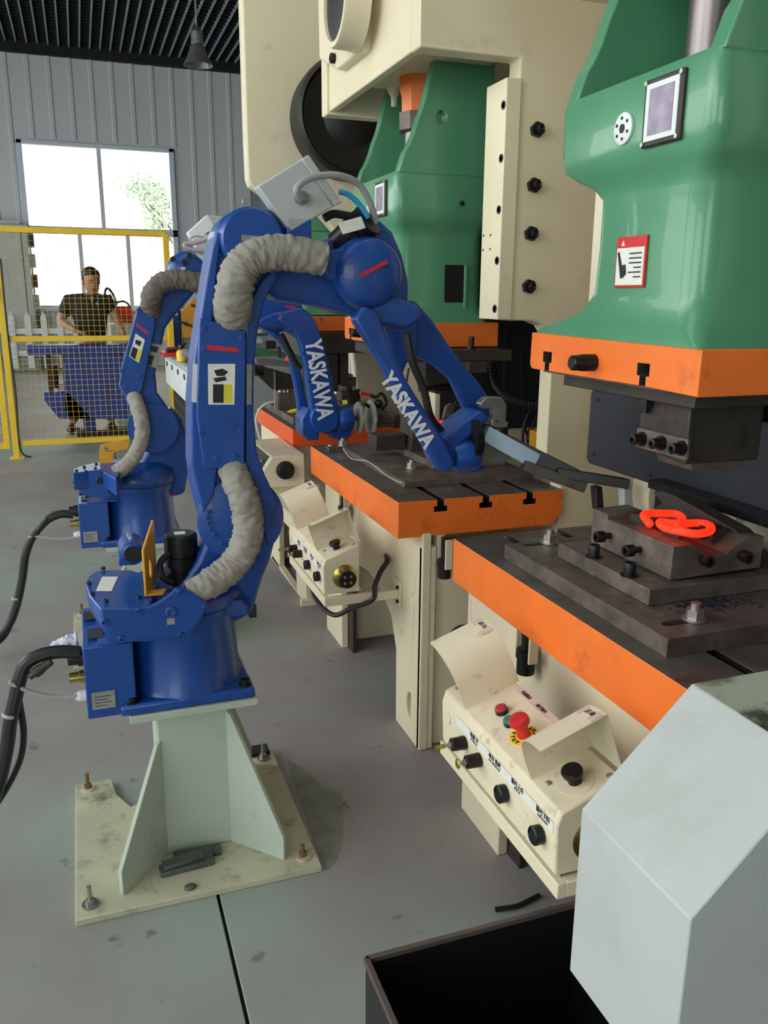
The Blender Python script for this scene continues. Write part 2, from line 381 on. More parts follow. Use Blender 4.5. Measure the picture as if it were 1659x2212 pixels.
# ------------------------------------------------------------------ white picket fence
yp = 17.85
t = thing('picket_fence', 'white picket fence standing under the window behind the worker', 'fence', W(70, 790, y=yp))
x = W(-110, 790, y=yp).x; ztop = W(70, 672, y=yp).z
while x < W(240, 790, y=yp).x:
    MB().prism([V((x-.055, yp, .06)), V((x+.055, yp, .06)), V((x+.055, yp, ztop-.12)), V((x, yp, ztop)), V((x-.055, yp, ztop-.12))], (0, .03, 0)).build('picket', WHITE, t); x += .29
for z in (.35, ztop-.38): MB().box(W(-110, 790, y=yp).x-.1, x, yp+.03, yp+.06, z-.05, z+.05).build('rail', WHITE, t)
# ------------------------------------------------------------------ tall grey cabinet left
yc = 18.08
a = W(-60, 485, y=yc); b = W(57, 485, y=yc)
t = thing('tall_cabinet', 'tall light grey electrical cabinet behind the left mesh', 'cabinet', (a.x, yc, 0))
MB().box(a.x, b.x, yc, yc+.42, 0, b.z).build('body', GREY, t, bev=.01)
MB().box(a.x, b.x-.12, yc-.03, yc, .1, b.z-.12).build('door', GREY, t, bev=.008)
MB().box(a.x-.1, b.x-.15, yc-.04, yc+.4, b.z, b.z+.07).build('top_cover', GREY, t, bev=.01)
for k in range(6):
    MB().box(b.x, b.x+.10, yc+.06, yc+.38, .45+k*.38, .70+k*.38).build('rack_panel', DSTEEL if k % 2 else SILVER, t)
# ------------------------------------------------------------------ workers' machine cart
yc = 9.0
def wy(px, py): return W(px, py, y=yc)
t = thing('machine_cart', 'blue wheeled machine bench the worker leans over', 'workbench', wy(190, 940))
MB().box(wy(57, 750).x, wy(286, 750).x, yc, yc+.36, wy(170, 766).z, wy(170, 746).z).build('table_top', BLUEM, t, bev=.008)
MB().prism([wy(140, 765), wy(280, 765), wy(280, 905), wy(150, 905), wy(140, 885)], (0, .33, 0)).build('body', BLUEM, t, bev=.006)
for k in (1, 2): MB().box(wy(140+46*k, 800).x-.004, wy(140+46*k, 800).x+.004, yc-.004, yc, wy(150, 895).z, wy(150, 775).z).build('panel_joint', NAVY, t)
MB().prism([wy(95, 848), wy(148, 848), wy(200, 905), wy(128, 905), wy(96, 866)], (0, .33, 0)).build('tray', BLUEM, t, bev=.006)
for px in (100, 135): MB().box(wy(px, 800).x, wy(px, 800).x+.05, yc+.05, yc+.10, wy(100, 850).z, wy(100, 765).z).build('support', DSTEEL, t)
MB().box(wy(179, 900).x, wy(206, 900).x, yc+.1, yc+.3, .02, wy(150, 900).z).build('column', BLUEM, t)
MB().box(wy(165, 930).x, wy(275, 930).x, yc+.05, yc+.33, .02, .10).build('foot', BLACK, t, bev=.01)
for px in (200, 262): MB().cyl((wy(px, 940).x, yc+.02, .05), (wy(px, 940).x, yc+.07, .05), .05).build('wheel', RUBBER, t)
MB().cyl(wy(115, 840)+Y*.1, wy(115, 790)+Y*.1, .05).build('vice', DSTEEL, t)
o = MB().box(wy(110, 700).x, wy(130, 700).x, yc+.1, yc+.2, wy(110, 846).z, wy(110, 833).z).build('white_rag', CLOTH, bev=.004); tag(o, 'crumpled white rag on the cart tray', 'rag')
a = wy(62, 733)
o = MB().obox(a+V((.12, .15, 0)), (.16, 0, -.01), (0, .05, 0), (0, 0, .02)).build('hand_tool', NAVY, bev=.01); tag(o, 'dark hand tool lying on left end of blue bench', 'tool')
# welding unit
yc = 10.4
t = thing('welding_unit', 'red-topped welding unit on a grey trolley right of the worker', 'welder', wy(268, 760))
MB().prism([wy(236, 700), wy(290, 700), wy(290, 745), wy(240, 745)], (0, .4, 0)).build('trolley', GREY, t, bev=.01)
MB().prism([wy(246, 662), wy(284, 662), wy(288, 676), wy(288, 698), wy(250, 698)], (0, .3, 0)).build('case', RED, t, bev=.01)
MB().tube(cat([wy(248, 664), wy(252, 654), wy(266, 651), wy(276, 656), wy(280, 664)], 5), .012, n=8).build('handle', BLACK, t)
MB().tube(cat([wy(252, 660), wy(246, 640), wy(236, 625), wy(228, 626), wy(226, 645)], 6), .014, n=8).build('torch_cable', BLACK, t)
MB().box(wy(256, 670).x, wy(276, 670).x, yc-.006, yc, wy(256, 694).z, wy(256, 682).z).build('front_panel', DRED, t)
MB().box(wy(240, 740).x, wy(286, 740).x, yc+.05, yc+.35, 0, wy(240, 745).z).build('gas_stand', GREY, t)
# ================================================================== PRESSES
PITCH = 1.447
def rrect(x0, x1, y0, y1, z, r, n=5):
    out = []
    for cx, cy, a0 in ((x1-r, y1-r, 0), (x0+r, y1-r, 90), (x0+r, y0+r, 180), (x1-r, y0+r, 270)):
        for k in range(n): 
            a = math.radians(a0+90*k/(n-1)); out.append(V((cx+r*math.cos(a), cy+r*math.sin(a), z)))
    return out
def make_press():
    """a C-frame power press in the place of the middle one; table end faces the camera at y 2.29"""
    t = thing('power_press', 'middle cream C-frame power press with green slide and orange table', 'press', (1.4, 2.86, 0), 'cream C-frame power presses in a row')
    yn, yf = 2.31, 3.30
    side = [(.92, 3.4), (.92, 2.105), (1.225, 2.105), (1.225, 1.385), (1.30, 1.385), (1.345, 1.37), (1.37, 1.335), (1.378, 1.29), (1.378, .93), (1.39, .88), (1.44, .86), (1.44, .70), (.95, .70), (.95, 0), (2.3, 0), (2.3, 3.4)]
    hole = lambda cx, cz, rx, rz: [(cx+rx*math.cos(a*math.pi/10), cz+rz*math.sin(a*math.pi/10)) for a in range(20)]
    for y0, th, nm in ((yn, .07, 'near'), (yf-.07, .07, 'far')):
        MB().prism([V((x, y0, z)) for x, z in side], (0, th, 0), holes=[[V((x, y0, z)) for x, z in hole(1.105, .36, .055, .055)]]).build('side_plate', CREAM, t, bev=.006)
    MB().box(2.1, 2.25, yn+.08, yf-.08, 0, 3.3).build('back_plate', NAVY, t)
    MB().box(1.40, 2.1, yf-.078, yf-.071, .90, 2.0).build('inner_shade_panel', NAVY, t)  # dark sheet added to paint the shadow on the far plate's inner face
    MB().box(1.44, 2.1, yn+.07, yf-.07, .62, .72).build('web_plate', CREAM, t)
    # lower front plate with arch and holes
    A = [(2.284, 0), (2.284, .745), (3.40, .745), (3.40, 0), (3.165, 0), (3.165, .28), (3.10, .38), (2.98, .44), (2.80, .455), (2.66, .43), (2.56, .37), (2.51, .27), (2.505, 0)]
    eh = lambda cy, cz, ry, rz: [V((.945, cy+ry*math.cos(a*math.pi/10), cz+rz*math.sin(a*math.pi/10))) for a in range(20)]
    MB().prism([V((.945, y, z)) for y, z in A], (.03, 0, 0), holes=[eh(2.375, .12, .030, .048), eh(2.36, .505, .015, .018), eh(3.33, .40, .025, .025)]).build('front_plate', CREAM, t, bev=.004)
    MB().box(.945, .995, yn-.022, yn, 0, .7).build('leg_flange', CREAM, t, bev=.004)
    for y in (2.40, 3.30):
        MB().box(1.0, 1.10, y-.06, y+.06, 0, .025).build('foot', CREAMD, t, bev=.004)
        hexnut(t, (1.06, y-.02, .025), Z, .018, .014, BOLT, 'anchor_nut', .03)
    for y in (2.42, 3.2):
        MB().box(.975, .99, y-.10, y+.08, 0, .3).build('inner_web', DSTEEL, t)
    # table: orange casting with T-slots, dark planed top
    P = [(.865, .735), (.865, .85)]
    for xc in (1.005, 1.16, 1.315):
        P += [(xc-.011, .85), (xc-.011, .828), (xc-.022, .828), (xc-.022, .811), (xc+.022, .811), (xc+.022, .828), (xc+.011, .828), (xc+.011, .85)]
    P += [(1.437, .85), (1.437, .775), (1.40, .735)]
    tb = MB(); tb.prism([V((x, 2.29, z)) for x, z in P], (0, 1.041, 0))
    tb.bm.normal_update()
    bmesh.ops.recalc_face_normals(tb.bm, faces=tb.bm.faces)
    for f in tb.bm.faces:
        c = f.calc_center_median(); 
        if f.normal.z > .9 and c.z > .84: f.material_index = 1
        elif abs(f.normal.y) < .5 and .81 < c.z < .85 and .98 < c.x < 1.34: f.material_index = 2
    tb.build('table', [ORANGE, STEELT, BLACK], t, bev=.0015)
    MB().box(.99, 1.33, 2.40, 3.28, .745, .78).build('table_rib', ORANGE, t)
    # clamp screws hanging under the table edge
    for (x, y) in ((.915, 3.02), (1.01, 2.262)):
        MB().box(x-.012, x+.012, y-.035, y-.028, .64, .735).build('screw_bracket', CREAM, t, bev=.002)
        MB().box(x-.012, x+.012, y+.028, y+.07, .64, .735).build('screw_bracket', CREAM, t, bev=.002)
        MB().lathe((x, y, .735), -Z, [(0, .012), (.07, .012), (.072, .024), (.09, .024), (.092, .021), (.13, .021), (.132, .016)]).build('clamp_screw', BOLT, t)
    # head
    MB().prism([V((.93, yn+.02, 2.115)), V((.93, yf-.02, 2.115)), V((.93, yf-.02, 3.4)), V((.93, yn+.02, 3.4))], (.03, 0, 0)).build('head_front_plate', CREAM, t, bev=.004)
    MB().box(.96, 1.28, yn+.07, 3.02, 2.16, 2.18).build('head_bottom_plate', CREAM, t)
    # bearing plate raised on the head front
    q = lambda px, py: W(px, py, x=.92)
    bp = [q(794, 111), q(743, 152), q(704, 130), q(700, -60), q(800, -60)]
    bp = [V((.895, p.y, p.z)) for p in bp]
    MB().prism(bp, (.04, 0, 0)).build('bearing_plate', CREAM, t, bev=.006)
    bc = W(724, 2, x=.82)
    MB().lathe((.895, bc.y, bc.z), -X, [(0, .137), (.02, .133), (.07, .131), (.08, .127), (.08, .112), (.06, .110), (.06, 0)], n=40).build('bearing_boss', CREAM, t)
    MB().lathe((.834, bc.y, bc.z), -X, [(0, .108), (.010, .108), (.012, .095), (.012, 0)], n=32).build('sight_glass', BLACK, t)
    for px, py in ((781, 92), (738, 128)): p = q(px, py); bolt(t, (.895, p.y, p.z), -X, .017, .016)
    MB().lathe((1.1, 3.0, 2.18), -Z, [(0, .03), (.03, .025), (.05, .012), (.08, .010)]).build('oil_nipple', CREAMD, t)
    # gibs
    for y0, y1 in ((2.298, 2.425), (3.165, 3.265)):
        MB().box(1.178, 1.226, y0, y1, 1.388, 2.05).build('gib', CREAM, t, bev=.003)
    for z, dy_ in ((1.945, 0), (1.812, 0), (1.69, 0), (1.567, 0), (1.42, 0)):
        p = W(1088 if z > 1.9 else 1083 if z > 1.8 else 1078 if z > 1.68 else 1074 if z > 1.5 else 1069, {1.945: 227, 1.812: 342, 1.69: 453, 1.567: 563, 1.42: 667}[z], x=1.178)
        MB().lathe((1.178, p.y, p.z), -X, [(0, .012), (.002, .012), (.002, .008), (-.012, .008), (-.012, 0)], n=16).build('gib_screw', BOLT, t)
        MB().lathe((1.178, 3.215, p.z), -X, [(0, .012), (.002, .012), (.002, .008), (-.012, .008), (-.012, 0)], n=16).build('gib_screw', BOLT, t)
    for px, py in ((1045, 509), (1060, 508), (1044, 540), (1059, 538)):
        p = W(px, py, x=1.178); MB().cyl((1.1785, p.y, p.z), (1.1765, p.y, p.z), .0035, n=8).build('dowel', BOLT, t)
    for px, py in ((1158, 281), (1151, 401), (1145, 505), (1140, 619)):
        p = W(px, py, y=yn)
        hexnut(t, (p.x, yn, p.z), -Y, .0215, .016, BOLT, 'adjusting_nut', None, False)
        MB().lathe((p.x, yn-.016, p.z), -Y, [(0, .016), (.002, .016), (.002, .012), (.016, .0115), (.018, .009), (.014, .006), (.014, 0)], n=18).build('adjusting_screw', BOLT, t)
    # green slide body
    sec = [(1.368, .965, 2.60, 3.162, .02), (1.385, .968, 2.615, 3.150, .03), (1.40, .975, 2.63, 3.10, .04), (1.425, .984, 2.643, 3.02, .045), (1.46, .99, 2.65, 2.985, .045), (1.55, .99, 2.65, 2.978, .045), (1.64, .99, 2.65, 2.978, .045),
           (1.662, .985, 2.645, 3.0, .04), (1.68, .975, 2.628, 3.04, .035), (1.70, .968, 2.618, 3.075, .03), (1.73, .965, 2.612, 3.085, .03), (1.82, .966, 2.615, 3.086, .025), (1.836, .972, 2.622, 3.08, .022)]
    sb = MB(); sb.loft([rrect(x0, 1.30, y0, y1, z, r) for z, x0, y0, y1, r in sec]); sl = sb.build('slide', GREEN, t, ang=60)
    pr = [(W(px, py, y=2.63).x, W(px, py, y=2.63).z) for px, py in ((884, 330), (892, 317), (903, 292), (912, 262), (922, 236), (931, 203), (939, 169), (947, 140), (952, 118))]
    pr = [(.975, 1.83)]+[(x-.02, z) for x, z in pr]+[(pr[-1][0]+.02, 2.2), (1.30, 2.2), (1.30, 1.83)]
    pr = [(max(x, .975), z) for x, z in pr]
    hh = [V((1.12+.016*math.cos(a*.628), 2.618, 2.0+.02*math.sin(a*.628))) for a in range(10)]
    MB().prism([V((x, 2.618, z)) for x, z in pr], (0, .04, 0), holes=[hh]).build('slide_cheek', GREEN, t, bev=.004)
    MB().prism([V((x, 3.042, z)) for x, z in pr], (0, .04, 0)).build('slide_cheek', GREEN, t, bev=.004)
    MB().box(1.24, 1.30, 2.65, 3.05, 1.83, 2.2).build('slide_back', GREEN, t)
    # recessed knock-out slot in the slide's near side and a plug
    p0 = W(962, 572, y=2.645); p1 = W(1000, 668, y=2.645)
    MB().prism([V((p0.x, 2.651, p0.z)), V((p1.x, 2.651, p0.z)), V((p1.x, 2.651, p1.z+.02)), V((p1.x-.012, 2.651, p1.z)), V((p0.x+.012, 2.651, p1.z)), V((p0.x, 2.651, p1.z+.02))], (0, -.006, 0)).build('knockout_slot', BLACK, sl)
    MB().box(p1.x, p1.x+.01, 2.636, 2.652, p1.z, p0.z).build('slot_lip', GREEN, sl, bev=.002)
    p = W(998, 440, y=2.613); MB().lathe((p.x, 2.616, p.z), -Y, [(0, .018), (.005, .018), (.005, .012), (.001, .012), (.001, 0)]).build('oil_port', GREEN, sl)
    MB().cyl((p.x, 2.613, p.z), (p.x, 2.609, p.z), .008, n=12).build('port_hole', BLACK, sl)
    # orange slide plate with T-slots and a side pin
    P = [(2.584, 1.370), (3.147, 1.376), (3.150, 1.305), (3.14, 1.296)]
    for yc in (3.075, 2.735):
        P += [(yc+.009, 1.296), (yc+.009, 1.315), (yc+.018, 1.315), (yc+.018, 1.337), (yc-.018, 1.337), (yc-.018, 1.315), (yc-.009, 1.315), (yc-.009, 1.296)]
    P += [(2.584, 1.292)]
    spb = MB().prism([V((.96, y, z)) for y, z in P], (.37, 0, 0)); bmesh.ops.recalc_face_normals(spb.bm, faces=spb.bm.faces)
    for f in spb.bm.faces:
        c = f.calc_center_median()
        if abs(f.normal.x) < .5 and 1.296 < c.z < 1.34 and 2.70 < c.y < 3.11 and (abs(c.y-3.075) < .02 or abs(c.y-2.735) < .02): f.material_index = 1
    sp = spb.build('slide_plate', [ORANGE, DSTEEL], t, bev=.0015)
    MB().box(.985, 1.32, 2.60, 3.13, 1.289, 1.293).build('planed_face', STEEL, sp)
    p = W(1283, 783, x=.96); MB().lathe((.96, p.y+PITCH, p.z), -X, [(0, .017), (.03, .017), (.034, .0155), (.05, .015), (.053, .012)], n=12).build('stop_pin', BOLT, t)
    # connecting rod: orange nut block, clamp and bright screw
    q = lambda px, py: W(px, py, y=2.84)
    a, b = q(880, 170), q(926, 240)
    MB().lathe((q(905, 200).x, 2.84, 2.18), -Z, [(0, .072), (.05, .07), (.08, .062), (.13, .06)], n=8).build('rod_nut', ORANGE, t)
    MB().lathe((q(903, 255).x, 2.84, 2.05), -Z, [(0, .068), (.055, .066), (.06, .055)], n=8).build('rod_clamp', STEEL, t)
    MB().cyl((q(903, 280).x, 2.84, 2.0), (q(903, 280).x, 2.84, 1.83), .045, n=24).build('rod_screw', mat('oily_steel', (128, 120, 122), .3, .7, vary=.1), t)
    # plates on the slide front
    def q(px, py): v = W(px, py, x=.963); return V((v.x, v.y+PITCH, v.z))
    c4 = [q(1388, 193), q(1492, 163), q(1480, 285), q(1386, 303)]
    cy = sum(p.y for p in c4)/4; cz = sum(p.z for p in c4)/4
    n = MB().box(.958, .966, cy-.052, cy+.052, cz-.055, cz+.055).build('nameplate', DSTEEL, t, bev=.003)
    MB().box(.956, .958, cy-.043, cy+.043, cz-.046, cz+.046).build('plate_border', WHITE, n)
    MB().box(.9548, .956, cy-.032, cy+.032, cz-.037, cz+.037).build('plate_print', LILAC, n)
    for a_ in (-1, 1):
        for b_ in (-1, 1): MB().cyl((.958, cy+a_*.046, cz+b_*.049), (.955, cy+a_*.046, cz+b_*.049), .004, n=8).build('rivet', BRIGHT, n)
    p = q(1347, 278)
    k = MB().lathe((.965, p.y, p.z), -X, [(0, .0275), (.004, .0275), (.005, .026), (.005, 0)], n=28).build('direction_disc', WHITE, t)
    MB().lathe((.9598, p.y, p.z), -X, [(0, .008), (.0008, .008), (.0008, 0)]).build('disc_centre', INK, k)
    for i in range(6):
        a_ = i*math.pi/3+.4; MB().cyl((.96, p.y+.018*math.cos(a_), p.z+.018*math.sin(a_)), (.9585, p.y+.018*math.cos(a_), p.z+.018*math.sin(a_)), .003, n=6).build('disc_mark', INK, k)
    return t
press = make_press()
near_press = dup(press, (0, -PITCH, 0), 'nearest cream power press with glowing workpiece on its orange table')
# warning label on the near slide
def q(px, py): return W(px, py, x=.989)
p = q(1365, 566); cy, cz = p.y, p.z
n = MB().box(.985, .9885, cy-.046, cy+.046, cz-.046, cz+.046).build('warning_label', RED, near_press)
n['label'] = 'red and white warning sticker'
MB().box(.9838, .985, cy-.042, cy+.042, cz-.042, cz+.026).build('sticker_panel', WHITED, n)
MB().prism([V((.984, cy+.020, cz+.030)), V((.984, cy+.030, cz+.030)), V((.984, cy+.025, cz+.040))], (.001, 0, 0)).build('warning_triangle', WHITED, n)
MB().prism([V((.9835, cy+.040, cz+.018)), V((.9835, cy+.034, cz+.020)), V((.9835, cy+.014, cz-.026)), V((.9835, cy+.026, cz-.030))], (.0008, 0, 0)).build('pictogram_blade', INK, n)
MB().prism([V((.983, cy+.026, cz-.006)), V((.983, cy+.012, cz-.004)), V((.983, cy+.008, cz-.022)), V((.983, cy+.020, cz-.030)), V((.983, cy+.026, cz-.022))], (.0008, 0, 0)).build('pictogram_hand', INK, n)
for i in range(6):
    MB().box(.9832, .984, cy-.036, cy+.002-(.016 if i in (3, 5) else 0), cz+.014-i*.0085, cz+.0165-i*.0085).build('print_line', INK, n)

# far press, a smaller-tabled model
def make_far_press():
    t = thing('power_press', 'farthest cream press, with big front slab and black flywheel', 'press', (1.3, 4.1, 0), 'cream C-frame power presses in a row')
    yn, yf = 3.72, 4.52
    q = lambda px, py: (W(px, py, y=yn).x, W(px, py, y=yn).z)
    rc = [q(530, 300), q(534, 385), q(540, 402), q(562, 418)]
    side = [(rc[0][0], 3.5), rc[0], rc[1], rc[2], rc[3], (1.02, 1.80), (1.10, 1.72), (1.12, 1.42), (1.38, 1.42), (1.42, .95), (1.44, .85), (1.30, .80), (.95, .80), (.95, 0), (2.3, 0), (2.3, 3.5)]
    for y0, k in ((yn, 0), (yf-.07, 1)):
        MB().prism([V((max(x, 1.05) if k and z > 1.7 else x, y0, z)) for x, z in side], (0, .07, 0)).build('side_plate', CREAM, t, bev=.012)
    MB().box(1.15, 1.18, yn+.07, yf-.07, 2.05, 3.5).build('head_front_plate', CREAM, t)
    MB().box(2.1, 2.2, yn+.07, yf-.07, 0, 3.3).build('back_plate', NAVY, t)
    MB().box(rc[0][0]-.001, rc[0][0]+.02, yn+.1, yn+.12, 1.84, 1.86).build('drain_plug', BRIGHT, t)
    # flywheel on the near side
    c = W(762, 252, y=yn-.12)
    MB().lathe((c.x, yn, c.z), -Y, [(0, .24), (.10, .245), (.14, .24), (.15, .225), (.12, .21), (.10, .12), (.13, .07), (.14, 0)], n=56).build('flywheel', BLACK, t)
    # table
    P = [(.868, .79), (.868, .87), (1.05, .87), (1.05, .85), (1.035, .85), (1.035, .83), (1.095, .83), (1.095, .85), (1.08, .85), (1.08, .87), (1.44, .87), (1.44, .79)]
    tb = MB(); tb.prism([V((x, 3.66, z)) for x, z in P], (0, .82, 0)); bmesh.ops.recalc_face_normals(tb.bm, faces=tb.bm.faces)
    for f in tb.bm.faces:
        if f.normal.z > .9: f.material_index = 1
    tb.build('table', [mat('orange_red_paint', (236, 92, 40), .42, vary=.05), STEELT], t, bev=.002)
    MB().box(.885, 1.44, 3.69, 4.47, .67, .79).build('table_block', CREAM, t, bev=.004)
    MB().prism([V((.93, y, z)) for y, z in ((3.72, 0), (3.72, .67), (4.5, .67), (4.5, 0), (4.3, 0), (4.28, .3), (3.93, .3), (3.90, 0))], (.03, 0, 0)).build('front_plate', CREAM, t, bev=.004)
    MB().prism([V((.93, 3.70, 0)), V((.93, 3.70, .67)), V((.96, 3.70, .67)), V((.96, 3.70, 0))], (0, .02, 0)).build('leg_flange', CREAM, t)
    MB().box(.90, 1.3, 3.69, 3.72, 0, .035).build('foot_bar', CREAMD, t, bev=.003)
    MB().prism([V((.93, 4.46, .02)), V((.93, 4.56, .02)), V((.93, 4.8, .0)), V((.93, 3.74, .0))], (.03, 0, 0)).build('skid', CREAM, t)
    # slide
    sb = MB(); sb.loft([rrect(x0, 1.2, y0, y1, z, .03) for z, x0, y0, y1 in ((1.37, .96, 3.84, 4.4), (1.40, .97, 3.86, 4.34), (1.55, .985, 3.88, 4.3), (1.6, .97, 3.84, 4.34), (1.73, .965, 3.82, 4.36), (1.745, .97, 3.83, 4.35))])
    sb.build('slide', GREEN, t, ang=60)
    for y in (3.82, 4.32): MB().prism([V((.985, y, 1.74)), V((1.06, y, 1.85)), V((1.09, y, 2.0)), V((1.2, y, 2.0)), V((1.2, y, 1.74))], (0, .035, 0)).build('slide_cheek', GREEN, t)
    n = MB().box(.958, .963, 3.87, 3.96, 1.68, 1.73).build('nameplate', WHITED, t)
    MB().box(.955, 1.22, 3.84, 4.4, 1.295, 1.365).build('slide_plate', ORANGE, t, bev=.003)
    MB().box(1.19, 1.24, 3.73, 3.82, 1.42, 2.0).build('gib', CREAM, t)
    return t
far_press = make_far_press()
# hoses and black clutter inside the middle press throat
t = thing('black_hose', 'thick ribbed black hose curving down inside the middle press throat', 'hose', W(1070, 860, y=3.0))
q = lambda px, py, yy=3.0: W(px, py, y=yy)
MB().tube(cat([q(1064, 745), q(1064, 800), q(1074, 835), q(1100, 862), q(1140, 875), q(1190, 877)], 14), .018, n=10, rib=.22).build('hose', RUBBER, t)
for k, pts in enumerate((((1135, 1000), (1130, 930), (1150, 880), (1190, 845)), ((1140, 950), (1160, 900), (1195, 880)), ((1125, 760), (1128, 850), (1135, 930), (1165, 960)), ((1150, 990), (1140, 940), (1165, 915), (1190, 935)))):
    o = MB().tube(cat([q(x, y, 3.05+.03*k) for x, y in pts], 8), .006, n=7).build('thin_cable', RUBBER)
    tag(o, ['thin black cable arching highest in middle press throat', 'short black cable arc just under the ribbed hose', 'black cable hanging straight down beside ribbed hose', 'black cable looping beside the amber valve block'][k], 'cable')
MB()
o = MB().obox(q(1166, 955)+X*.0, (.035, 0, 0), (0, .03, 0), (0, 0, .05)).build('valve_block', AMBER, bev=.004); tag(o, 'amber valve block low inside middle press throat', 'valve')
o = MB().box(q(1125, 760).x-.012, q(1125, 760).x+.012, 3.1, 3.13, .86, 1.33).build('cable_post', BLACK); tag(o, 'slim black upright behind hoses in middle press', 'post')
# black transfer panel and rail in the near press throat
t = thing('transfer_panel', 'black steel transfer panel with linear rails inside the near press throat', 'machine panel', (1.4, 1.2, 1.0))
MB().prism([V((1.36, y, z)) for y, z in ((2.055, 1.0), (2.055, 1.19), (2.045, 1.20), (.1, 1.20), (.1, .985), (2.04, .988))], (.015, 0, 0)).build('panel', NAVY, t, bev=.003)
for y, z in ((2.02, 1.175), (2.02, 1.02), (1.76, 1.01)): bolt(t, (1.36, y, z), -X, .006, .003, NAVY)
for z0, x0 in ((.992, 1.31), (1.085, 1.34)):
    r = MB().box(x0, 1.36, .1, 1.70 if z0 < 1 else 1.26, z0, z0+.022).build('linear_rail', BOLT, t, bev=.002)
    for i in range(14): MB().cyl((x0, 1.62-i*.1, z0+.011), (x0-.0008, 1.62-i*.1, z0+.011), .005, n=8).build('rail_hole', BLACK, r)
MB().lathe((1.30, 1.02, 1.2), Y, [(-.12, .02), (-.02, .02), (-.02, .032), (.03, .032), (.03, .012), (.09, .012)]).build('cylinder', DSTEEL, t)
MB().box(1.33, 1.36, .9, 1.05, 1.22, 1.26).build('pale_connector', SILVER, t, bev=.004)
MB().box(1.45, 1.6, .98, 1.78, .87, .96).build('support_beam', CREAM, t)
MB().box(1.43, 1.5, 1.52, 1.63, .86, .984).build('support_post', CREAM, t, bev=.003)
# ================================================================== DIES
def socket(parent, p, d=Z, r=.013, h=.022, washer=True):
    b = MB(); p, d = V(p), V(d).normalized()
    if washer: b.cyl(p, p+d*.003, r*1.45, n=20)
    b.lathe(p+d*(.003 if washer else 0), d, [(0, r*.98), (h*.92, r), (h, r*.93), (h, r*.55), (h*.55, r*.5), (h*.55, 0)], n=18)
    return b.build('cap_screw', BOLT, parent)
def slotted_plate(name, x0, x1, y0, y1, z0, z1, slots, m, parent):
    hs = []
    for sx, sy, L, r in slots:
        hs.append([V((sx+(L/2 if abs(math.cos(a)) < 1.1 and math.cos(a) > 0 else -L/2)+r*math.cos(a), sy+r*math.sin(a), z0)) for a in [(-math.pi/2+1e-3)+k*math.pi/5 for k in range(6)]+[(math.pi/2+1e-3)+k*math.pi/5 for k in range(6)]])
    return MB().prism([V((x0, y0, z0)), V((x1, y0, z0)), V((x1, y1, z0)), V((x0, y1, z0))], (0, 0, z1-z0), holes=hs).build(name, m, parent, bev=.0015)
# near press lower die
t = thing('lower_forging_die', 'dark steel lower die with glowing workpiece on the nearest press', 'forging die', (1.15, 1.4, .85))
a = W(1187, 1172, z=.886); b = W(1500, 1338, z=.886)
slotted_plate('base_plate', .91, 1.43, 1.09, 1.69, .8505, .885, [(a.x-.035, a.y, .05, .011), (b.x-.035, b.y, .05, .011)], STEEL, t)
for p in (a, b):
    MB().cyl((p.x, p.y, .8505), (p.x, p.y, .885), .009, n=12).build('stud', BRIGHT, t)
    hexnut(t, (p.x, p.y, .886), Z, .0165, .017, BRIGHT, 'clamp_nut', .012)
MB().box(.975, 1.38, 1.232, 1.56, .886, .919).build('riser_plate', STEEL, t, bev=.0015)
P = [(1.04, .922), (1.04, .990), (1.085, .990), (1.10, .984), (1.13, .966), (1.17, .964), (1.205, .990), (1.225, .996), (1.26, .992), (1.26, .925)]
MB().prism([V((x, 1.257, z)) for x, z in P], (0, .22, 0)).build('die_block', STEEL, t, bev=.002)
MB().prism([V((x, 1.477, z)) for x, z in [(1.04, .922), (1.04, 1.0), (1.13, 1.003), (1.145, .975), (1.20, .985), (1.225, 1.0), (1.26, .992), (1.26, .925)]], (0, .055, 0)).build('end_block', STEEL, t, bev=.002)
MB().box(1.06, 1.25, 1.2575, 1.5, .9192, .9225).build('shim', BLACK, t)
MB().prism([V((1.215, y, z)) for y, z in ((1.27, .99), (1.50, .992), (1.53, 1.005), (1.555, 1.02), (1.525, 1.03), (1.48, 1.028), (1.29, 1.0))], (.04, 0, 0)).build('back_ridge', DSTEEL, t, bev=.002)
for p1, p2 in (((1362, 1118), (1402, 1132)), ((1430, 1142), (1470, 1158))):
    u, v = W(*p1, z=.995), W(*p2, z=.995); d = (v-u)*.5; MB().obox((u+v)/2, d, d.cross(Z).normalized()*.005, Z*.012).build('locating_strip', DSTEEL, t, bev=.001)
for k in range(3):
    MB().box(1.17+.0, 1.22, 1.30+k*.03, 1.312+k*.03, .975, 1.0).build('fin', DSTEEL, t)
for px, py in ((1310, 1158), (1374, 1188)):
    p = W(px, py, x=1.03); bo = MB(); bo.cyl((1.04, p.y, p.z), (1.02, p.y, p.z), .007, n=12).lathe((1.022, p.y, p.z), -X, [(0, .0125), (.018, .0125), (.019, .006), (.008, .006), (.008, 0)], n=18); bo.build('set_screw', BOLT, t)
for px, py in ((1520, 1208), (1604, 1200)):
    p = W(px, py, y=1.25); bo = MB(); bo.cyl((p.x, 1.257, p.z), (p.x, 1.245, p.z), .007, n=12).lathe((p.x, 1.247, p.z), -Y, [(0, .0125), (.016, .0125), (.017, .006), (.008, .006), (.008, 0)], n=18); bo.build('set_screw', BOLT, t)
for px, py in ((1282, 1203), (1359, 1243)):
    socket(t, W(px, py, z=.919), Z, .0125, .024)
ch = MB()
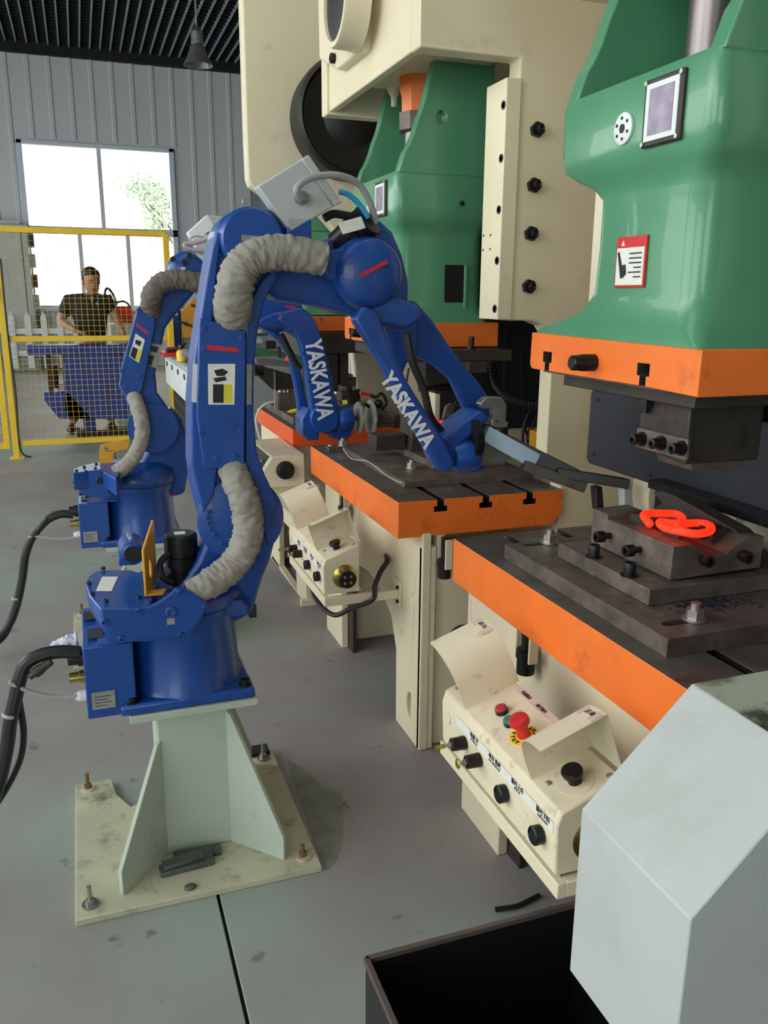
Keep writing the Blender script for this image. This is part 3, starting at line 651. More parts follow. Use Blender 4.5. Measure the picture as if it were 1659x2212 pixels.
for i in range(260):
    c = W(1520+random.gauss(0, 50), 1300+random.gauss(0, 9), z=.8862)
    if not (1.0 < c.x < 1.42 and 1.10 < c.y < 1.225): continue
    a_ = random.random()*6; ch.obox(c, (math.cos(a_)*.003, math.sin(a_)*.003, .001), (-math.sin(a_)*.0015, math.cos(a_)*.0015, 0), (0, 0, .0008))
o = ch.build('scale_chips', CHIPS); tag(o, 'dark blue-black forge scale flakes scattered on near die plate', 'metal flakes'); o['kind'] = 'stuff'
# glowing hook
zz = 1.004
pts = [(1403, 1131), (1395, 1121), (1390, 1113), (1400, 1109), (1430, 1109), (1458, 1110), (1473, 1117), (1472, 1126), (1455, 1131), (1430, 1127), (1424, 1130), (1432, 1138), (1450, 1144), (1480, 1150), (1505, 1153), (1530, 1149), (1537, 1141), (1528, 1133), (1508, 1130), (1484, 1131), (1462, 1136)]
path = cat([W(x, y, z=zz+.003*math.sin(i*.6)) for i, (x, y) in enumerate(pts)], 6)
o = MB().tube(path, .0080, n=12).ball(path[0], .0085).ball(path[-1], .0080).build('forged_hook', HOT, ang=80); tag(o, 'glowing red-hot S-shaped forged hook on the near die', 'workpiece')
u = W(1544, 1148, z=.985); v = W(1552, 1164, z=.975)
o = MB().tube([u, (u+v)/2, v], lambda q_: .010-.004*q_, n=10).build('forging_flash', HOTD); tag(o, 'dull red flash stub at the right end of the glowing hook', 'workpiece')
l = bpy.data.lights.new('hook_glow', 'POINT'); l.energy = .08; l.color = (1, .15, .06); l.shadow_soft_size = .03
lo = bpy.data.objects.new('hook_glow', l); COL.objects.link(lo); lo.location = W(1470, 1125, z=1.03)
# near press upper die
t = thing('upper_forging_die', 'dark steel upper die hanging under the nearest orange slide plate', 'forging die', (1.1, 1.38, 1.28))
MB().box(1.0, 1.28, 1.19, 1.62, 1.265, 1.2885).build('top_plate', DSTEEL, t, bev=.002)
MB().prism([V((1.03, y, z)) for y, z in ((1.38, 1.265), (1.38, 1.175), (1.355, 1.165), (1.235, 1.155), (1.235, 1.265))], (.17, 0, 0)).build('punch_holder', DSTEEL, t, bev=.003)
MB().box(1.022, 1.03, 1.225, 1.375, 1.165, 1.205).build('clamp_bar', STEEL, t, bev=.002)
MB().prism([V((x, 1.25, z)) for x, z in ((1.05, 1.16), (1.19, 1.16), (1.17, 1.138), (1.13, 1.135), (1.10, 1.142), (1.06, 1.14))], (0, .10, 0)).build('punch', STEEL, t, bev=.002)
for px, py in ((1388, 948), (1430, 957), (1474, 968)):
    p = W(px, py, x=1.022); bo = MB(); bo.cyl((1.022, p.y, p.z), (1.016, p.y, p.z), .014, n=18).lathe((1.018, p.y, p.z), -X, [(0, .0105), (.02, .0105), (.021, .005), (.01, .005), (.01, 0)], n=16); bo.build('cap_screw', BOLT, t)
p = W(1376, 868, x=1.0); hexnut(t, (1.02, p.y, 1.265), -Z, .014, .016, BOLT, 'hanger_nut', .012, False)
# middle press lower die
t = thing('lower_forging_die', 'dark steel lower die with chalk line on the middle press table', 'forging die', (1.15, 2.86, .85))
a = W(741, 962, z=.872); b = W(889, 1011, z=.872)
slotted_plate('base_plate', .955, 1.43, 2.47, 3.235, .8505, .870, [(a.x-.03, a.y, .05, .011), (b.x-.03, b.y, .05, .011)], STEEL, t)
# chalk line on the plate edge
cl = [W(x, y, z=.8706) for x, y in ((741, 969), (752, 985), (766, 993), (790, 995), (812, 1008), (832, 1025), (855, 1038), (868, 1043))]
MB().tube(cat(cl, 5), .0011, n=5).build('chalk_line', WHITED, t)
for p in (a, b):
    MB().cyl((p.x, p.y, .8505), (p.x, p.y, .871), .009, n=12).build('stud', BRIGHT, t); hexnut(t, (p.x, p.y, .871), Z, .0165, .017, BRIGHT, 'clamp_nut', .010)
MB().box(1.12, 1.40, 2.62, 3.19, .8705, .895).build('riser_plate', STEEL, t, bev=.0015)
for px, py in ((840, 944), (864, 955), (884, 966)): socket(t, W(px, py, z=.895), Z, .013, .022)
q = lambda px, py: W(px, py, y=2.86)
MB().prism([q(893, 925), q(893, 900), q(905, 893), q(925, 895), q(938, 905), q(950, 918), q(962, 930), q(975, 955), q(975, 985), q(885, 985)], (0, .14, 0)).build('die_block', DSTEEL, t, bev=.003)
# curved link plate with holes
L_ = [q(965, 878), q(975, 872), q(992, 874), q(994, 890), q(980, 905), q(974, 925), q(968, 950), q(955, 958), q(945, 948), q(950, 925), (q(958, 905))]
MB().prism(L_, (0, .02, 0), holes=[[q(966+5*math.cos(a*.785), 907+8*math.sin(a*.785)) for a in range(8)], [q(959+5*math.cos(a*.785), 926+8*math.sin(a*.785)) for a in range(8)]]).build('swing_plate', STEEL, t, bev=.001)
MB().lathe(q(981, 884)-Y*.01, -Y, [(-.02, .018), (.01, .018), (.012, .012), (.006, .010), (.006, 0)]).build('roller', DSTEEL, t)
MB().tube([q(990, 876)+Y*.03, q(1035, 878)+Y*.03], .014, n=10).build('cross_pin', BOLT, t)
MB().box(q(820, 915).x, q(886, 915).x, 2.9, 3.0, .895, .95).build('side_block', DSTEEL, t, bev=.003)
pts = [(896, 891), (915, 889), (926, 893), (934, 900), (942, 912), (950, 918), (953, 908)]
o = MB().tube(cat([q(x, y)-Y*.01 for x, y in pts], 5), .008, n=10).build('forged_bar', HOT, ang=80); tag(o, 'glowing red-hot bent bar on the middle press die', 'workpiece')
# middle press upper die
t = thing('upper_forging_die', 'black punch tooling hanging under the middle press slide', 'forging die', (1.15, 2.8, 1.28))
MB().box(.98, 1.33, 2.48, 3.08, 1.252, 1.288).build('top_plate', DSTEEL, t, bev=.002)
q = lambda px, py: W(px, py, y=2.55)
p = q(1012, 715); hexnut(t, (p.x, 2.465+.06, 1.262), Z, .016, .03, BOLT, 'clamp_nut', .03, True)
MB().box(q(992, 735).x, q(1032, 735).x, 2.47, 2.56, 1.215, 1.252).build('clamp_block', DSTEEL, t, bev=.002)
q = lambda px, py: W(px, py, y=2.78)
MB().prism([q(918, 760), q(972, 760), q(972, 832), q(925, 832), q(918, 820)], (0, .09, 0)).build('punch_holder', DSTEEL, t, bev=.003)
MB().prism([q(934, 832), q(966, 832), q(964, 848), q(955, 852), q(940, 850)], (0, .08, 0)).build('punch', DSTEEL, t, bev=.003)
MB().lathe(q(975, 836)-Y*.01, -X, [(-.02, .010), (.0, .012), (.05, .012), (.05, .008), (.11, .008), (.11, .012), (.13, .012), (.13, .008)], n=14).build('cross_bolt', BOLT, t)
MB().lathe(q(1004, 770), -Z, [(0, .022), (.03, .022), (.03, .03), (.04, .03), (.045, .02)]).build('guide_bush', DSTEEL, t)
MB().tube(cat([q(905, 800)+Y*.1, q(898, 850)+Y*.1, q(905, 890)+Y*.1], 5), .004, n=6).build('wire', BLACK, t)
# loose washer on middle table
p = W(714, 966, z=.8505); o = MB().lathe(p, Z, [(0, .02), (.004, .02), (.006, .014), (.006, .010), (.010, .009), (.010, 0)], n=24).build('washer', BRIGHT); tag(o, 'loose bright washer near far left corner of the middle table', 'washer')
# tooling on the far press table
t = thing('lower_forging_die', 'stepped steel blocks on the far orange-red press table', 'forging die', (1.1, 4.0, .87))
MB().box(.90, 1.40, 3.78, 4.42, .8705, .905).build('base_plate', STEEL, t, bev=.002)
q = lambda px, py, yy=3.95: W(px, py, y=yy)
MB().prism([q(738, 815), q(770, 815), q(770, 868), q(738, 868)], (0, .08, 0)).build('column', STEEL, t, bev=.003)
MB().box(q(728, 812).x, q(760, 812).x, 3.93, 4.02, q(730, 815).z, q(730, 808).z).build('cap_plate', SILVER, t, bev=.002)
MB().box(q(752, 862).x, q(776, 862).x, 3.93, 4.0, q(730, 870).z, q(730, 842).z).build('block', DSTEEL, t, bev=.002)
MB().box(q(730, 850).x, q(775, 850).x, 3.8, 4.3, .905, .95).build('riser_plate', STEEL, t, bev=.002)
for px in (742, 762): MB().cyl(q(px, 838)-Y*.02, q(px, 838), .012, n=14).build('pin', BRIGHT, t)
q = lambda px, py, yy=4.1: W(px, py, y=yy)
t = thing('bar_fixture', 'dark steel bars and blocks stacked left of the far press table', 'fixture', (.9, 4.2, .9))
MB().prism([q(549, 786), q(640, 812), q(640, 850), q(590, 842), q(549, 803)], (0, .05, 0)).build('cross_bar', DSTEEL, t, bev=.002)
MB().prism([q(549, 790), q(572, 790), q(572, 812), q(549, 812)], (0, .06, 0)).build('end_block', DSTEEL, t, bev=.003)
MB().prism([q(552, 775), q(575, 773), q(640, 785), q(640, 793), q(575, 790), q(555, 783)], (0, .12, 0)).build('top_tray', ALU, t, bev=.002)
MB().box(q(592, 840).x, q(594, 840).x, 4.08, 4.1, .905, q(593, 802).z).build('gauge_pin', BRIGHT, t)
MB().box(q(600, 860).x, q(655, 860).x, 4.08, 4.2, .905, q(620, 840).z).build('block', STEEL, t, bev=.003)
for px in (606, 614, 622): MB().ball(q(px, 846, 4.07), .012).build('bright_nut', BRIGHT, t)
o = MB().tube(cat([W(x, y, x=.86) if False else q(x, y, 4.05) for x, y in ((594, 868), (575, 872), (560, 885), (553, 905), (556, 930), (566, 962))], 6), .005, n=7).build('white_cord', WHITE, t)
o = MB().lathe(W(620, 890, y=3.9), X+Z*.1, [(0, .002), (.02, .010), (.08, .011), (.12, .008)], n=12).build('yellow_marker', YELLOW); tag(o, 'small yellow marker lying on the far die plate', 'marker')
o = MB().prism([q(560, 905, 3.76)]*1+[q(567, 905, 3.76)]*0, (0, 0, .01)) if False else None
t = thing('upper_forging_die', 'dark upper tooling under the far press slide', 'forging die', (1.1, 4.0, 1.29))
MB().box(.96, 1.3, 3.75, 4.35, 1.20, 1.292).build('top_plate', DSTEEL, t, bev=.002)
MB().box(1.0, 1.12, 3.78, 4.0, 1.02, 1.20).build('punch_holder', DSTEEL, t, bev=.003)
MB().box(1.13, 1.17, 3.78, 3.85, 1.05, 1.2).build('guide', DSTEEL, t)
# motor and pole visible past the far press
q = lambda px, py, yy=4.9: W(px, py, y=yy)
t = thing('electric_motor', 'teal electric motor behind the YASKAWA lettered forearm', 'motor', q(730, 830))
MB().lathe(q(712, 790), X, [(0, .04), (.01, .085), (.16, .085), (.17, .05)], n=20).build('housing', TEAL, t)
MB().lathe(q(744, 805), -Y, [(0, .075), (.03, .075), (.03, .05), (.05, .03)], n=20).build('end_cover', TEAL, t)
MB().box(q(722, 760).x, q(748, 760).x, 4.85, 4.98, q(730, 775).z, q(730, 748).z).build('terminal_box', TEAL, t, bev=.006)
MB().prism([q(722, 812), q(750, 812), q(752, 832), q(716, 832)], (0, .1, 0)).build('foot', TEAL, t)
MB().box(q(716, 832).x, q(756, 832).x, 4.8, 5.05, 0, q(730, 832).z).build('bracket', TAN, t)
t = thing('pipe_stand', 'white pipe with a flange standing beside the teal motor', 'pipe', (q(757, 900).x, 4.6, 0))
p = q(757, 850, 4.6); zt2 = q(757, 722, 4.6).z
MB().cyl((p.x, 4.6, 0), (p.x, 4.6, zt2), .018).build('pipe', WHITE, t)
MB().lathe((p.x, 4.6, zt2), Z, [(-.03, .026), (-.028, .03), (-.01, .034), (0, .034), (.005, .02)]).build('flange', WHITE, t)
# ================================================================== CONSOLES
def make_console():
    t = thing('control_console', 'middle press cream control console with two curved hand guards', 'control panel', (.75, 2.73, .5), 'cream two-hand consoles')
    y0, y1 = 2.487, 2.965; xf, xb = .68, .805; zf, zk, zb_ = .625, .668, .505
    prof = [(xf+.004, zb_), (xf, .60), (xf+.008, zf), (xb, zk), (xb, zb_)]
    MB().prism([V((x, y0, z)) for x, z in prof], (0, y1-y0, 0)).build('housing', CREAMD, t, bev=.004)
    sl = V((xb-xf-.008, 0, zk-zf)).normalized(); nm = V((-sl.z, 0, sl.x))
    def top(u, y, h=0): return V((xf+.008, y, zf))+sl*u+nm*h
    # label strips
    ft = V((.008, 0, .025)).normalized()
    s1 = MB().obox(V((xf-.0005, (y0+y1)/2-.035, .594)), (0, .195, 0), (0, 0, .0095), (-.0006, 0, 0)).build('label_strip', WHITED, t)
    for s_, yy in (('滑块下降', 2.53), ('滑块上升', 2.62), ('单次 连续', 2.71), ('电源 开', 2.80)):
        try:
            text('lettering', s_, .0115, (xf-.0013, yy, .5975), -Y, Z, INK, s1, .0003)
        except Exception as e: print(e)
    for s_, yy in (('SLIDE DOWN', 2.53), ('SLIDE UP', 2.62), ('INCH SINGLE RUN', 2.71), ('POWER ON', 2.80)):
        text('lettering', s_, .0055, (xf-.0013, yy, .5885), -Y, Z, INK, s1, .0001)
    s2 = MB().obox(top(.118, 2.745, .0005), (0, .10, 0), sl*.008, nm*.0006).build('label_strip', PINKLAB, t)
    for s_, yy in (('急停', 2.68), ('运行指示', 2.75), ('电源指示', 2.81)): text('lettering', s_, .009, top(.118, yy, .0014), -Y, sl, INK, s2, .0002)
    # key switches and push buttons on the sloping front
    for k, yy in enumerate((2.845, 2.775)):
        c = V((xf-.001, yy, .563)) 
        b = MB().lathe(c, -X, [(0, .0145), (.028, .0135), (.030, .010), (.030, .006), (.026, .006)], n=20).build('key_switch', BOLT, t)
        MB().lathe(c-X*.028, -X, [(0, .007), (.006, .007), (.007, .0025), (.018 if k == 0 else .010, .0025)], n=12).build('key_barrel', BRIGHT, b)
        if k: MB().ball(c-X*.046, .010, (.35, 1, 1)).build('key_bow', BRASS, b)
        else: MB().obox(c-X*.054, (.012, 0, 0), (0, .001, 0), (0, 0, .005)).build('key_bow', BRASS, b)
    for yy in (2.665, 2.535):
        MB().lathe((xf-.001, yy, .556), -X, [(0, .017), (.014, .017), (.016, .0145), (.013, .013), (.013, 0)], n=24).build('push_button', BOLT, t)
    MB().lathe((xf, 2.93, .575), -X, [(0, .013), (.001, .013), (.001, 0)]).build('blanking_plug', CREAMD, t)
    # top buttons
    for yy, u, m in ((2.80, .055, DRED), (2.755, .050, BTNGREEN)):
        b = MB().lathe(top(u, yy), nm, [(0, .0135), (.008, .0135)], n=24).build('button_bezel', BOLT, t); MB().lathe(top(u, yy, .008), nm, [(0, .0125), (.005, .012), (.007, .009), (.007, 0)], n=24).build('button_cap', m, b)
    e = MB().lathe(top(.052, 2.705), nm, [(0, .029), (.001, .029), (.001, 0)], n=32).build('emergency_stop', YELLOW, t)
    MB().lathe(top(.052, 2.705, .001), nm, [(0, .013), (.012, .012), (.022, .013), (.030, .020), (.036, .0205), (.042, .018), (.044, .012), (.044, 0)], n=28).build('mushroom_head', RED, e)
    for i, chh in enumerate('STOP'):
        a_ = math.radians(-150+i*28); c = top(.052, 2.705, .0016)
        d = -Y*math.cos(a_)+sl*math.sin(a_); text('lettering', chh, .010, c+d*.022, (-Y*(-math.sin(a_))+sl*math.cos(a_)), -d, INK, e, .0004)
        a_ = math.radians(30+i*28); d = -Y*math.cos(a_)+sl*math.sin(a_); text('lettering', chh, .010, c+d*.022, (-Y*(-math.sin(a_))+sl*math.cos(a_)), -d, INK, e, .0004)
    # curved sheet guards: a wall on the inner side curling outward over each black palm button
    for ywall, sg, yb in ((2.867, 1, 2.918), (2.592, -1, 2.535)):
        b = MB().lathe(top(.058, yb), nm, [(0, .0125), (.012, .012), (.016, .018), (.024, .0195), (.028, .0175), (.029, .0)], n=28).build('palm_button', BOLT, t)
        MB().lathe(top(.058, yb), nm, [(0, .033), (.001, .033), (.001, 0)], n=32).build('button_plate', CREAMD, b)
        c1 = cat([(0, 0), (0, .045), (.007, .078), (.026, .102), (.056, .117), (.094, .122)] and [V((a, b_, 0)) for a, b_ in ((0, 0), (0, .045), (.007, .078), (.026, .102), (.056, .117), (.094, .122))], 5)
        g = MB()
        def gp(u, d, h): return top(u, ywall+sg*d, h)
        rings = []
        for i, p in enumerate(c1):
            q_ = c1[min(i+1, len(c1)-1)]-c1[max(i-1, 0)]; nn = V((-q_.y, q_.x, 0)).normalized()*.0016
            w0 = .002; w1 = .132
            rings.append([gp(w0, p.x, p.y), gp(w1, p.x, p.y), gp(w1, p.x+nn.x, p.y+nn.y), gp(w0, p.x+nn.x, p.y+nn.y)])
        g.loft(rings); hg = g.build('hand_guard', CREAMD, t, ang=50)
        MB().prism([gp(.131, p.x, p.y) for p in c1]+[gp(.131, .094, 0)], sl*.0016).build('guard_back', CREAMD, hg)
        tg_ = (gp(0, .090, .1218)-gp(0, .050, .1145)).normalized()
        lb = MB().obox(gp(.114, .066, .1196), tg_*.026, sl*.012, (nm*.0006)).build('guard_label', PINKLAB, hg)
        text('lettering', '启动' if sg < 0 else '启动', .012, gp(.116, .066, .1206), -tg_ if sg > 0 else tg_, sl, INK, lb, .0002)
        for u, d in ((.02, .02), (.11, .045)): MB().lathe(top(u, yb+.028*(1 if u > .05 else -1)*-1), nm, [(0, .006), (.002, .006), (.004, .003), (.004, 0)], n=12).build('screw', BRIGHT, t)
    # run counter knob on the near end: brass cup, black face, four screws
    c = W(744, 1245, y=y0)
    k = MB().lathe((c.x, y0, c.z), -Y, [(0, .040), (.002, .040), (.006, .030), (.022, .027), (.030, .028)], n=36).build('end_coupling', BRASS, t)
    MB().lathe((c.x, y0-.028, c.z), -Y, [(0, .0295), (.010, .0295), (.012, .028), (.012, 0)], n=36).build('coupling_face', BOLT, k)
    for i in range(4):
        a_ = math.pi/4+i*math.pi/2; MB().lathe((c.x+.015*math.cos(a_), y0-.040, c.z+.015*math.sin(a_)), -Y, [(0, .0045), (.001, .0045), (.001, .002), (-.001, 0)], n=10).build('coupling_screw', BRIGHT, k)
    # carrying frame and arm to the press leg
    MB().prism([V((x, y0-.012, z)) for x, z in ((.682, .468), (.682, .498), (.70, .498), (.70, .468))], (0, y1-y0+.02, 0)).build('front_rail', CREAM, t, bev=.002)
    MB().box(.70, .82, y0+.03, y0+.06, .495, .505).build('spacer', CREAM, t)
    MB().box(.70, .82, y1-.06, y1-.03, .495, .505).build('spacer', CREAM, t)
    MB().box(.70, .937, y0-.012, y0+.006, .468, .498).build('arm', CREAM, t, bev=.002)
    MB().box(.70, .937, y1-.02, y1-.002, .468, .498).build('arm', CREAM, t, bev=.002)
    f = MB().box(.937, .9445, y0-.03, y0+.03, .44, .53).build('flange', CREAM, t, bev=.002)
    for z in (.46, .51): bolt(f, (.937, y0-.016, z), -X, .006, .008)
    return t
console = make_console()
near_console = dup(console, (0, -PITCH, 0), 'nearest cream control console with red STOP button and curved hand guards')
# floor stanchion behind the consoles and its cable
def conduit(label, off):
    q = lambda px, py, x: W(px, py, x=x)+off
    t = thing('console_cable', label, 'cable', q(835, 1205, .94), 'console cables')
    MB().tube(cat([q(834, 1200, .945), q(836, 1213, .925), q(822, 1235, .90), q(810, 1265, .86), q(805, 1295, .83), V((.80, 2.56, .42))+off, V((.75, 2.62, .38))+off, V((.71, 2.72, .42))+off, V((.72, 2.80, .50))+off], 8), .009, n=9).build('cable', RUBBER, t)
conduit('black cable looping under the middle console to its press', V((0, 0, 0)))
# far console: dark panel with red switches
t = thing('control_console', 'far cream console with dark switch panel and black round knob', 'control panel', (.75, 3.45, .7))
a = W(590, 1000, y=3.42)
P = [(.66, .66), (.655, .70), (.72, .795), (.86, .80), (.86, .66)]
MB().prism([V((x, 3.42, z)) for x, z in P], (0, .45, 0)).build('housing', CREAMD, t, bev=.004)
MB().prism([V((.6565, 3.46, .705)), V((.6565, 3.84, .705)), V((.715, 3.84, .790)), V((.715, 3.46, .790))], V((-.003, 0, .002))).build('switch_panel', BLACK, t)
for i in range(4):
    for k in range(2):
        p = V((.672+k*.022, 3.49+i*.05, .732+k*.032)); MB().lathe(p, V((-.82, 0, .57)), [(0, .009), (.010, .009), (.010, 0)], n=12).build('switch', RED if (i+k) % 3 == 0 else BRIGHT if k else BOLT, t)
MB().lathe((.775, 3.42, .735), -Y, [(0, .04), (.012, .038), (.014, .034), (.03, .034), (.032, .03), (.032, 0)], n=32).build('end_coupling', BOLT, t)
MB().box(.70, .93, 3.5, 3.53, .63, .66).build('arm', CREAM, t)
MB().prism([V((.68, 3.45, .655)), V((.93, 3.45, .655)), V((.93, 3.45, .40))], (0, .012, 0)).build('gusset', CREAM, t)
# ================================================================== ROBOTS
def rp(y): return lambda px, py, dy_=0: W(px, py, y=y+dy_)
def base_unit(t):
    """fixed base: slab, drum, connector box on the cable side (robot one's place)"""
    cx, cy = .188, 2.11
    y0 = 1.955
    q = rp(y0)
    xl = q(181, 1450).x; z0 = .462
    # foot casting
    MB().box(.02, .352, y0, 2.27, .449, .478).build('base_flange', BLUE, t, bev=.008)
    MB().box(xl, .06, y0+.01, 2.24, .452, .64).build('connector_box', BLUE, t, bev=.004)
    MB().lathe((cx, cy, .47), Z, [(0, .158), (.02, .148), (.12, .143), (.185, .143), (.20, .152), (.215, .152)], n=56).build('base_drum', BLUE, t, ang=50)
    MB().prism([V((-.02, y0+.012, .64)), V((.10, y0+.012, .64)), V((.10, 2.2, .64)), V((-.02, 2.2, .64))], (0, 0, .004)).build('box_lid', BLUED, t)
    for x, y in ((.05, 1.975), (.33, 1.98), (.33, 2.24)): MB().lathe((x, y, .478), Z, [(0, .017), (.004, .017), (.004, .013), (.016, .013), (.016, .007), (.009, .007), (.009, 0)], n=16).build('base_bolt', BOLT, t)
    n = MB().box(xl+.012, xl+.066, y0+.006, y0+.0105, .478, .522).build('nameplate', SILVER, t); 
    for i in range(4): MB().box(xl+.018, xl+.056-.006*(i % 2), y0+.0055, y0+.006, .510-i*.008, .5115-i*.008).build('print_line', INK, n)
    g = MB().box(xl+.014, xl+.05, y0+.05, y0+.12, .6445, .6452).build('marking', NAVY, t)
    MB().box(xl+.005, xl+.06, y0+.18, y0+.24, .6445, .6455).build('oil_smear', BLACK, t)
    # connectors on the cable side
    for dy_, z, r, m in ((.05, .603, .024, RUBBER), (.13, .575, .018, ALU), (.05, .55, .016, BRASS)):
        MB().lathe((xl, y0+dy_, z), -X, [(0, r), (.012, r), (.013, r*.85), (.035, r*.8)], n=20).build('connector', m, t)
    MB().lathe((xl, y0+.03, .508), -X, [(0, .014), (.016, .014), (.018, .011), (.026, .009)], n=12).build('cable_gland', WHITE, t)
    return t
def make_pedestal():
    t = thing('robot_pedestal', 'pale green steel pedestal with gusset plates under the nearest robot', 'pedestal', (.18, 2.11, 0), 'robot pedestals')
    u1, u2 = W(252, 1716, z=.018), W(283, 1742, z=.018)
    MB().prism([V((x, y, 0)) for x, y in ((-.12, 1.812), (.483, 1.812), (.483, 2.412), (.40, 2.412), (.32, 2.30), (.10, 2.28), (u2.x, u2.y), (u1.x, u1.y), (u1.x-.012, 2.412), (-.12, 2.412))], (0, 0, .018)).build('base_plate', GREYB, t, bev=.002)
    MB().box(.04, .357, 1.95, 2.27, .430, .449).build('top_plate', GREYP, t, bev=.002)
    MB().box(.105, .285, 1.99, 2.22, .018, .430).build('column', GREYP, t, bev=.003)
    for (cx, cy), (ex, ey), zg in (((.108, 1.993), (-.012, 1.868), .345), ((.282, 1.993), (.400, 1.868), .40), ((.282, 2.217), (.400, 2.35), .42)):
        d = V((ex-cx, ey-cy, 0)); s_ = d.cross(Z).normalized()*.006; c = V((cx, cy, 0))
        MB().prism([c+V((0, 0, .018))-s_, c+d+V((0, 0, .018))-s_, c+d+V((0, 0, .085))-s_, c+d*.08+V((0, 0, zg))-s_, c+V((0, 0, zg+.008))-s_], 2*s_).build('gusset', GREYP, t, bev=.0015)
    for x, y, m, h in ((-.085, 2.375, RUST, .05), (-.085, 1.855, BRIGHT, .05), (.445, 1.86, RUST, .03), (.445, 2.375, BRIGHT, .05)):
        MB().cyl((x, y, .018), (x, y, .024), .020, n=18).build('washer', GREYB if m == RUST else ALU, t)
        b = MB(); b.cyl((x, y, .024), (x, y, .036), .011, n=6).cyl((x, y, .036), (x, y, .036+h*.7), .0055, n=12); b.build('anchor_bolt', m, t)
    MB().box(.41, .47, 2.39, 2.44, .018, .032).build('shim_plate', BLACK, t)
    return t
ped = make_pedestal()
ped2 = dup(ped, (-.01, 1.50, 0), 'pale green steel pedestal under the second robot, mostly hidden')
def sleeve(t, pts, q, r, m, seed=0, dys=None, nm='cable_sleeve'):
    P = cat([q(x, y, (dys[i] if dys else 0)) for i, (x, y) in enumerate(pts)], 12)
    return MB().tube(P, r, n=28, wr=.16, seed=seed).build(nm, m, t, ang=180)
def bolts_at(t, q, pts, d, r=.0055, m=BLUE, h=.005):
    for x, y in pts: bolt(t, q(x, y), d, r, h, m)
# ---------------- nearest robot
r1 = thing('industrial_robot', 'nearest blue robot arm reaching right over the press tables', 'robot', (.188, 2.11, .449), 'blue six-axis robot arms')
base_unit(r1)
q = rp(1.955)
# turret: rounded gearbox cover on the cable side, front cheek plate, swivel ring
MB().lathe((.188, 2.11, .685), Z, [(0, .150), (.008, .163), (.03, .165), (.04, .160)], n=56).build('swivel_ring', BLUE, r1, ang=50)
cov = [W(x, y, z=.739) for x, y in ((217, 1315), (192, 1285), (184, 1258), (192, 1243), (207, 1234), (224, 1231), (284, 1231), (345, 1250), (322, 1313))]
sh = [V((p.x*.92+.188*.08+.004, p.y*.92+2.11*.08, .645)) for p in cov]
cvp = MB().loft([sh, [V((p.x, p.y, .70)) for p in cov], cov]).build('gearbox_cover', BLUE, r1, bev=.004)
cvp['label'] = 'rounded light-catching blue cover with bolts'
for x, y in ((192, 1262), (200, 1285), (223, 1230), (229, 1300), (300, 1293), (312, 1268)): bolt(cvp, W(x, y, z=.7395), Z, .006, .007, NAVY)
c4 = [W(x, y, z=.7396) for x, y in ((207, 1277), (241, 1277), (255, 1246), (221, 1246))]; MB().prism(c4, (0, 0, .0006)).build('cover_label', WHITED, cvp)
q = rp(1.912)
ck = MB().prism([q(217, 1315), q(318, 1313), q(338, 1304), q(360, 1290), q(381, 1272), q(400, 1272), q(450, 1304), q(433, 1340), q(407, 1373), q(329, 1384), q(262, 1377), q(236, 1362), q(224, 1345)], (0, .012, 0)).build('cheek_plate', BLUE, r1, bev=.003)
for x, y in ((225, 1342), (298, 1319), (388, 1279), (442, 1311), (262, 1379), (389, 1371)): bolt(ck, q(x, y), -Y, .007, .008, BLUE)
MB().lathe(q(369, 1321), -Y, [(0, .013), (.004, .013), (.006, .009), (.002, .006), (.002, 0)], n=20).build('plug', BLUED, ck)
p = q(369, 1342); MB().box(p.x-.009, p.x+.009, p.y-.001, p.y, p.z-.008, p.z+.008).build('tag', SILVER, ck)
# turret body: sweeps up from the ring to the shoulder
q2 = rp(2.05)
body = [(318, 1300), (350, 1295), (385, 1268), (405, 1245), (425, 1215), (440, 1180), (450, 1150), (470, 1120), (530, 1105), (590, 1120), (598, 1160), (585, 1210), (568, 1250), (556, 1290), (548, 1325), (500, 1350), (400, 1362), (330, 1358)]
MB().prism([q2(x, y) for x, y in body], (0, .16, 0)).build('turret', BLUE, r1, bev=.012, seg=3)
pts = [(455, 1318), (470, 1300), (520, 1296), (535, 1310), (533, 1330), (455, 1332)]
MB().prism([rp(2.0)(x, y) for x, y in pts], (0, .06, 0)).build('turret_step', BLUED, r1, bev=.003)
MB().box(q2(540, 1320).x, q2(556, 1320).x, 2.06, 2.12, q2(548, 1338).z, q2(548, 1310).z).build('stopper', NAVY, r1, bev=.002)
# amber lifting bracket
A = [(346, 1121), (341, 1123), (310, 1188), (312, 1289), (347, 1289), (347, 1283), (320, 1281), (318, 1203), (348, 1190)]
a0 = W(312, 1289, z=.742); 
yb_ = lambda px, py: W(px, py, y=2.02)
lb = MB(); e0 = yb_(312, 1288); 
pl = [V((e0.x, 2.0, .742)), V((e0.x, 2.0, .855)), V((e0.x+.005, 2.10, .945)), V((e0.x+.01, 2.19, .955)), V((e0.x+.01, 2.20, .742))]
hsq = [V((e0.x+.0035, 2.08+.016*math.cos(k*.785), .80+.03*math.sin(k*.785))) for k in range(8)]
pl = [V((e0.x, 2.0, .742)), V((e0.x, 2.0, .850)), V((e0.x, 2.10, .925)), V((e0.x, 2.155, .925)), V((e0.x, 2.165, .742))]
n_ = W(312, 1289, z=.742); f_ = n_+V((.034, .10, 0)); tn = W(311, 1188, y=n_.y); tf = W(347, 1121, y=f_.y)
mid_ = lambda u, z_: V((n_.x+(f_.x-n_.x)*u, n_.y+(f_.y-n_.y)*u, z_))
lb.prism([mid_(0, .742), mid_(0, tn.z), mid_(1, tf.z), mid_(1, .742)], V((.006, -.002, 0)), holes=[[mid_(.45+.12*math.cos(k*.785), .80+.026*math.sin(k*.785)) for k in range(8)]])
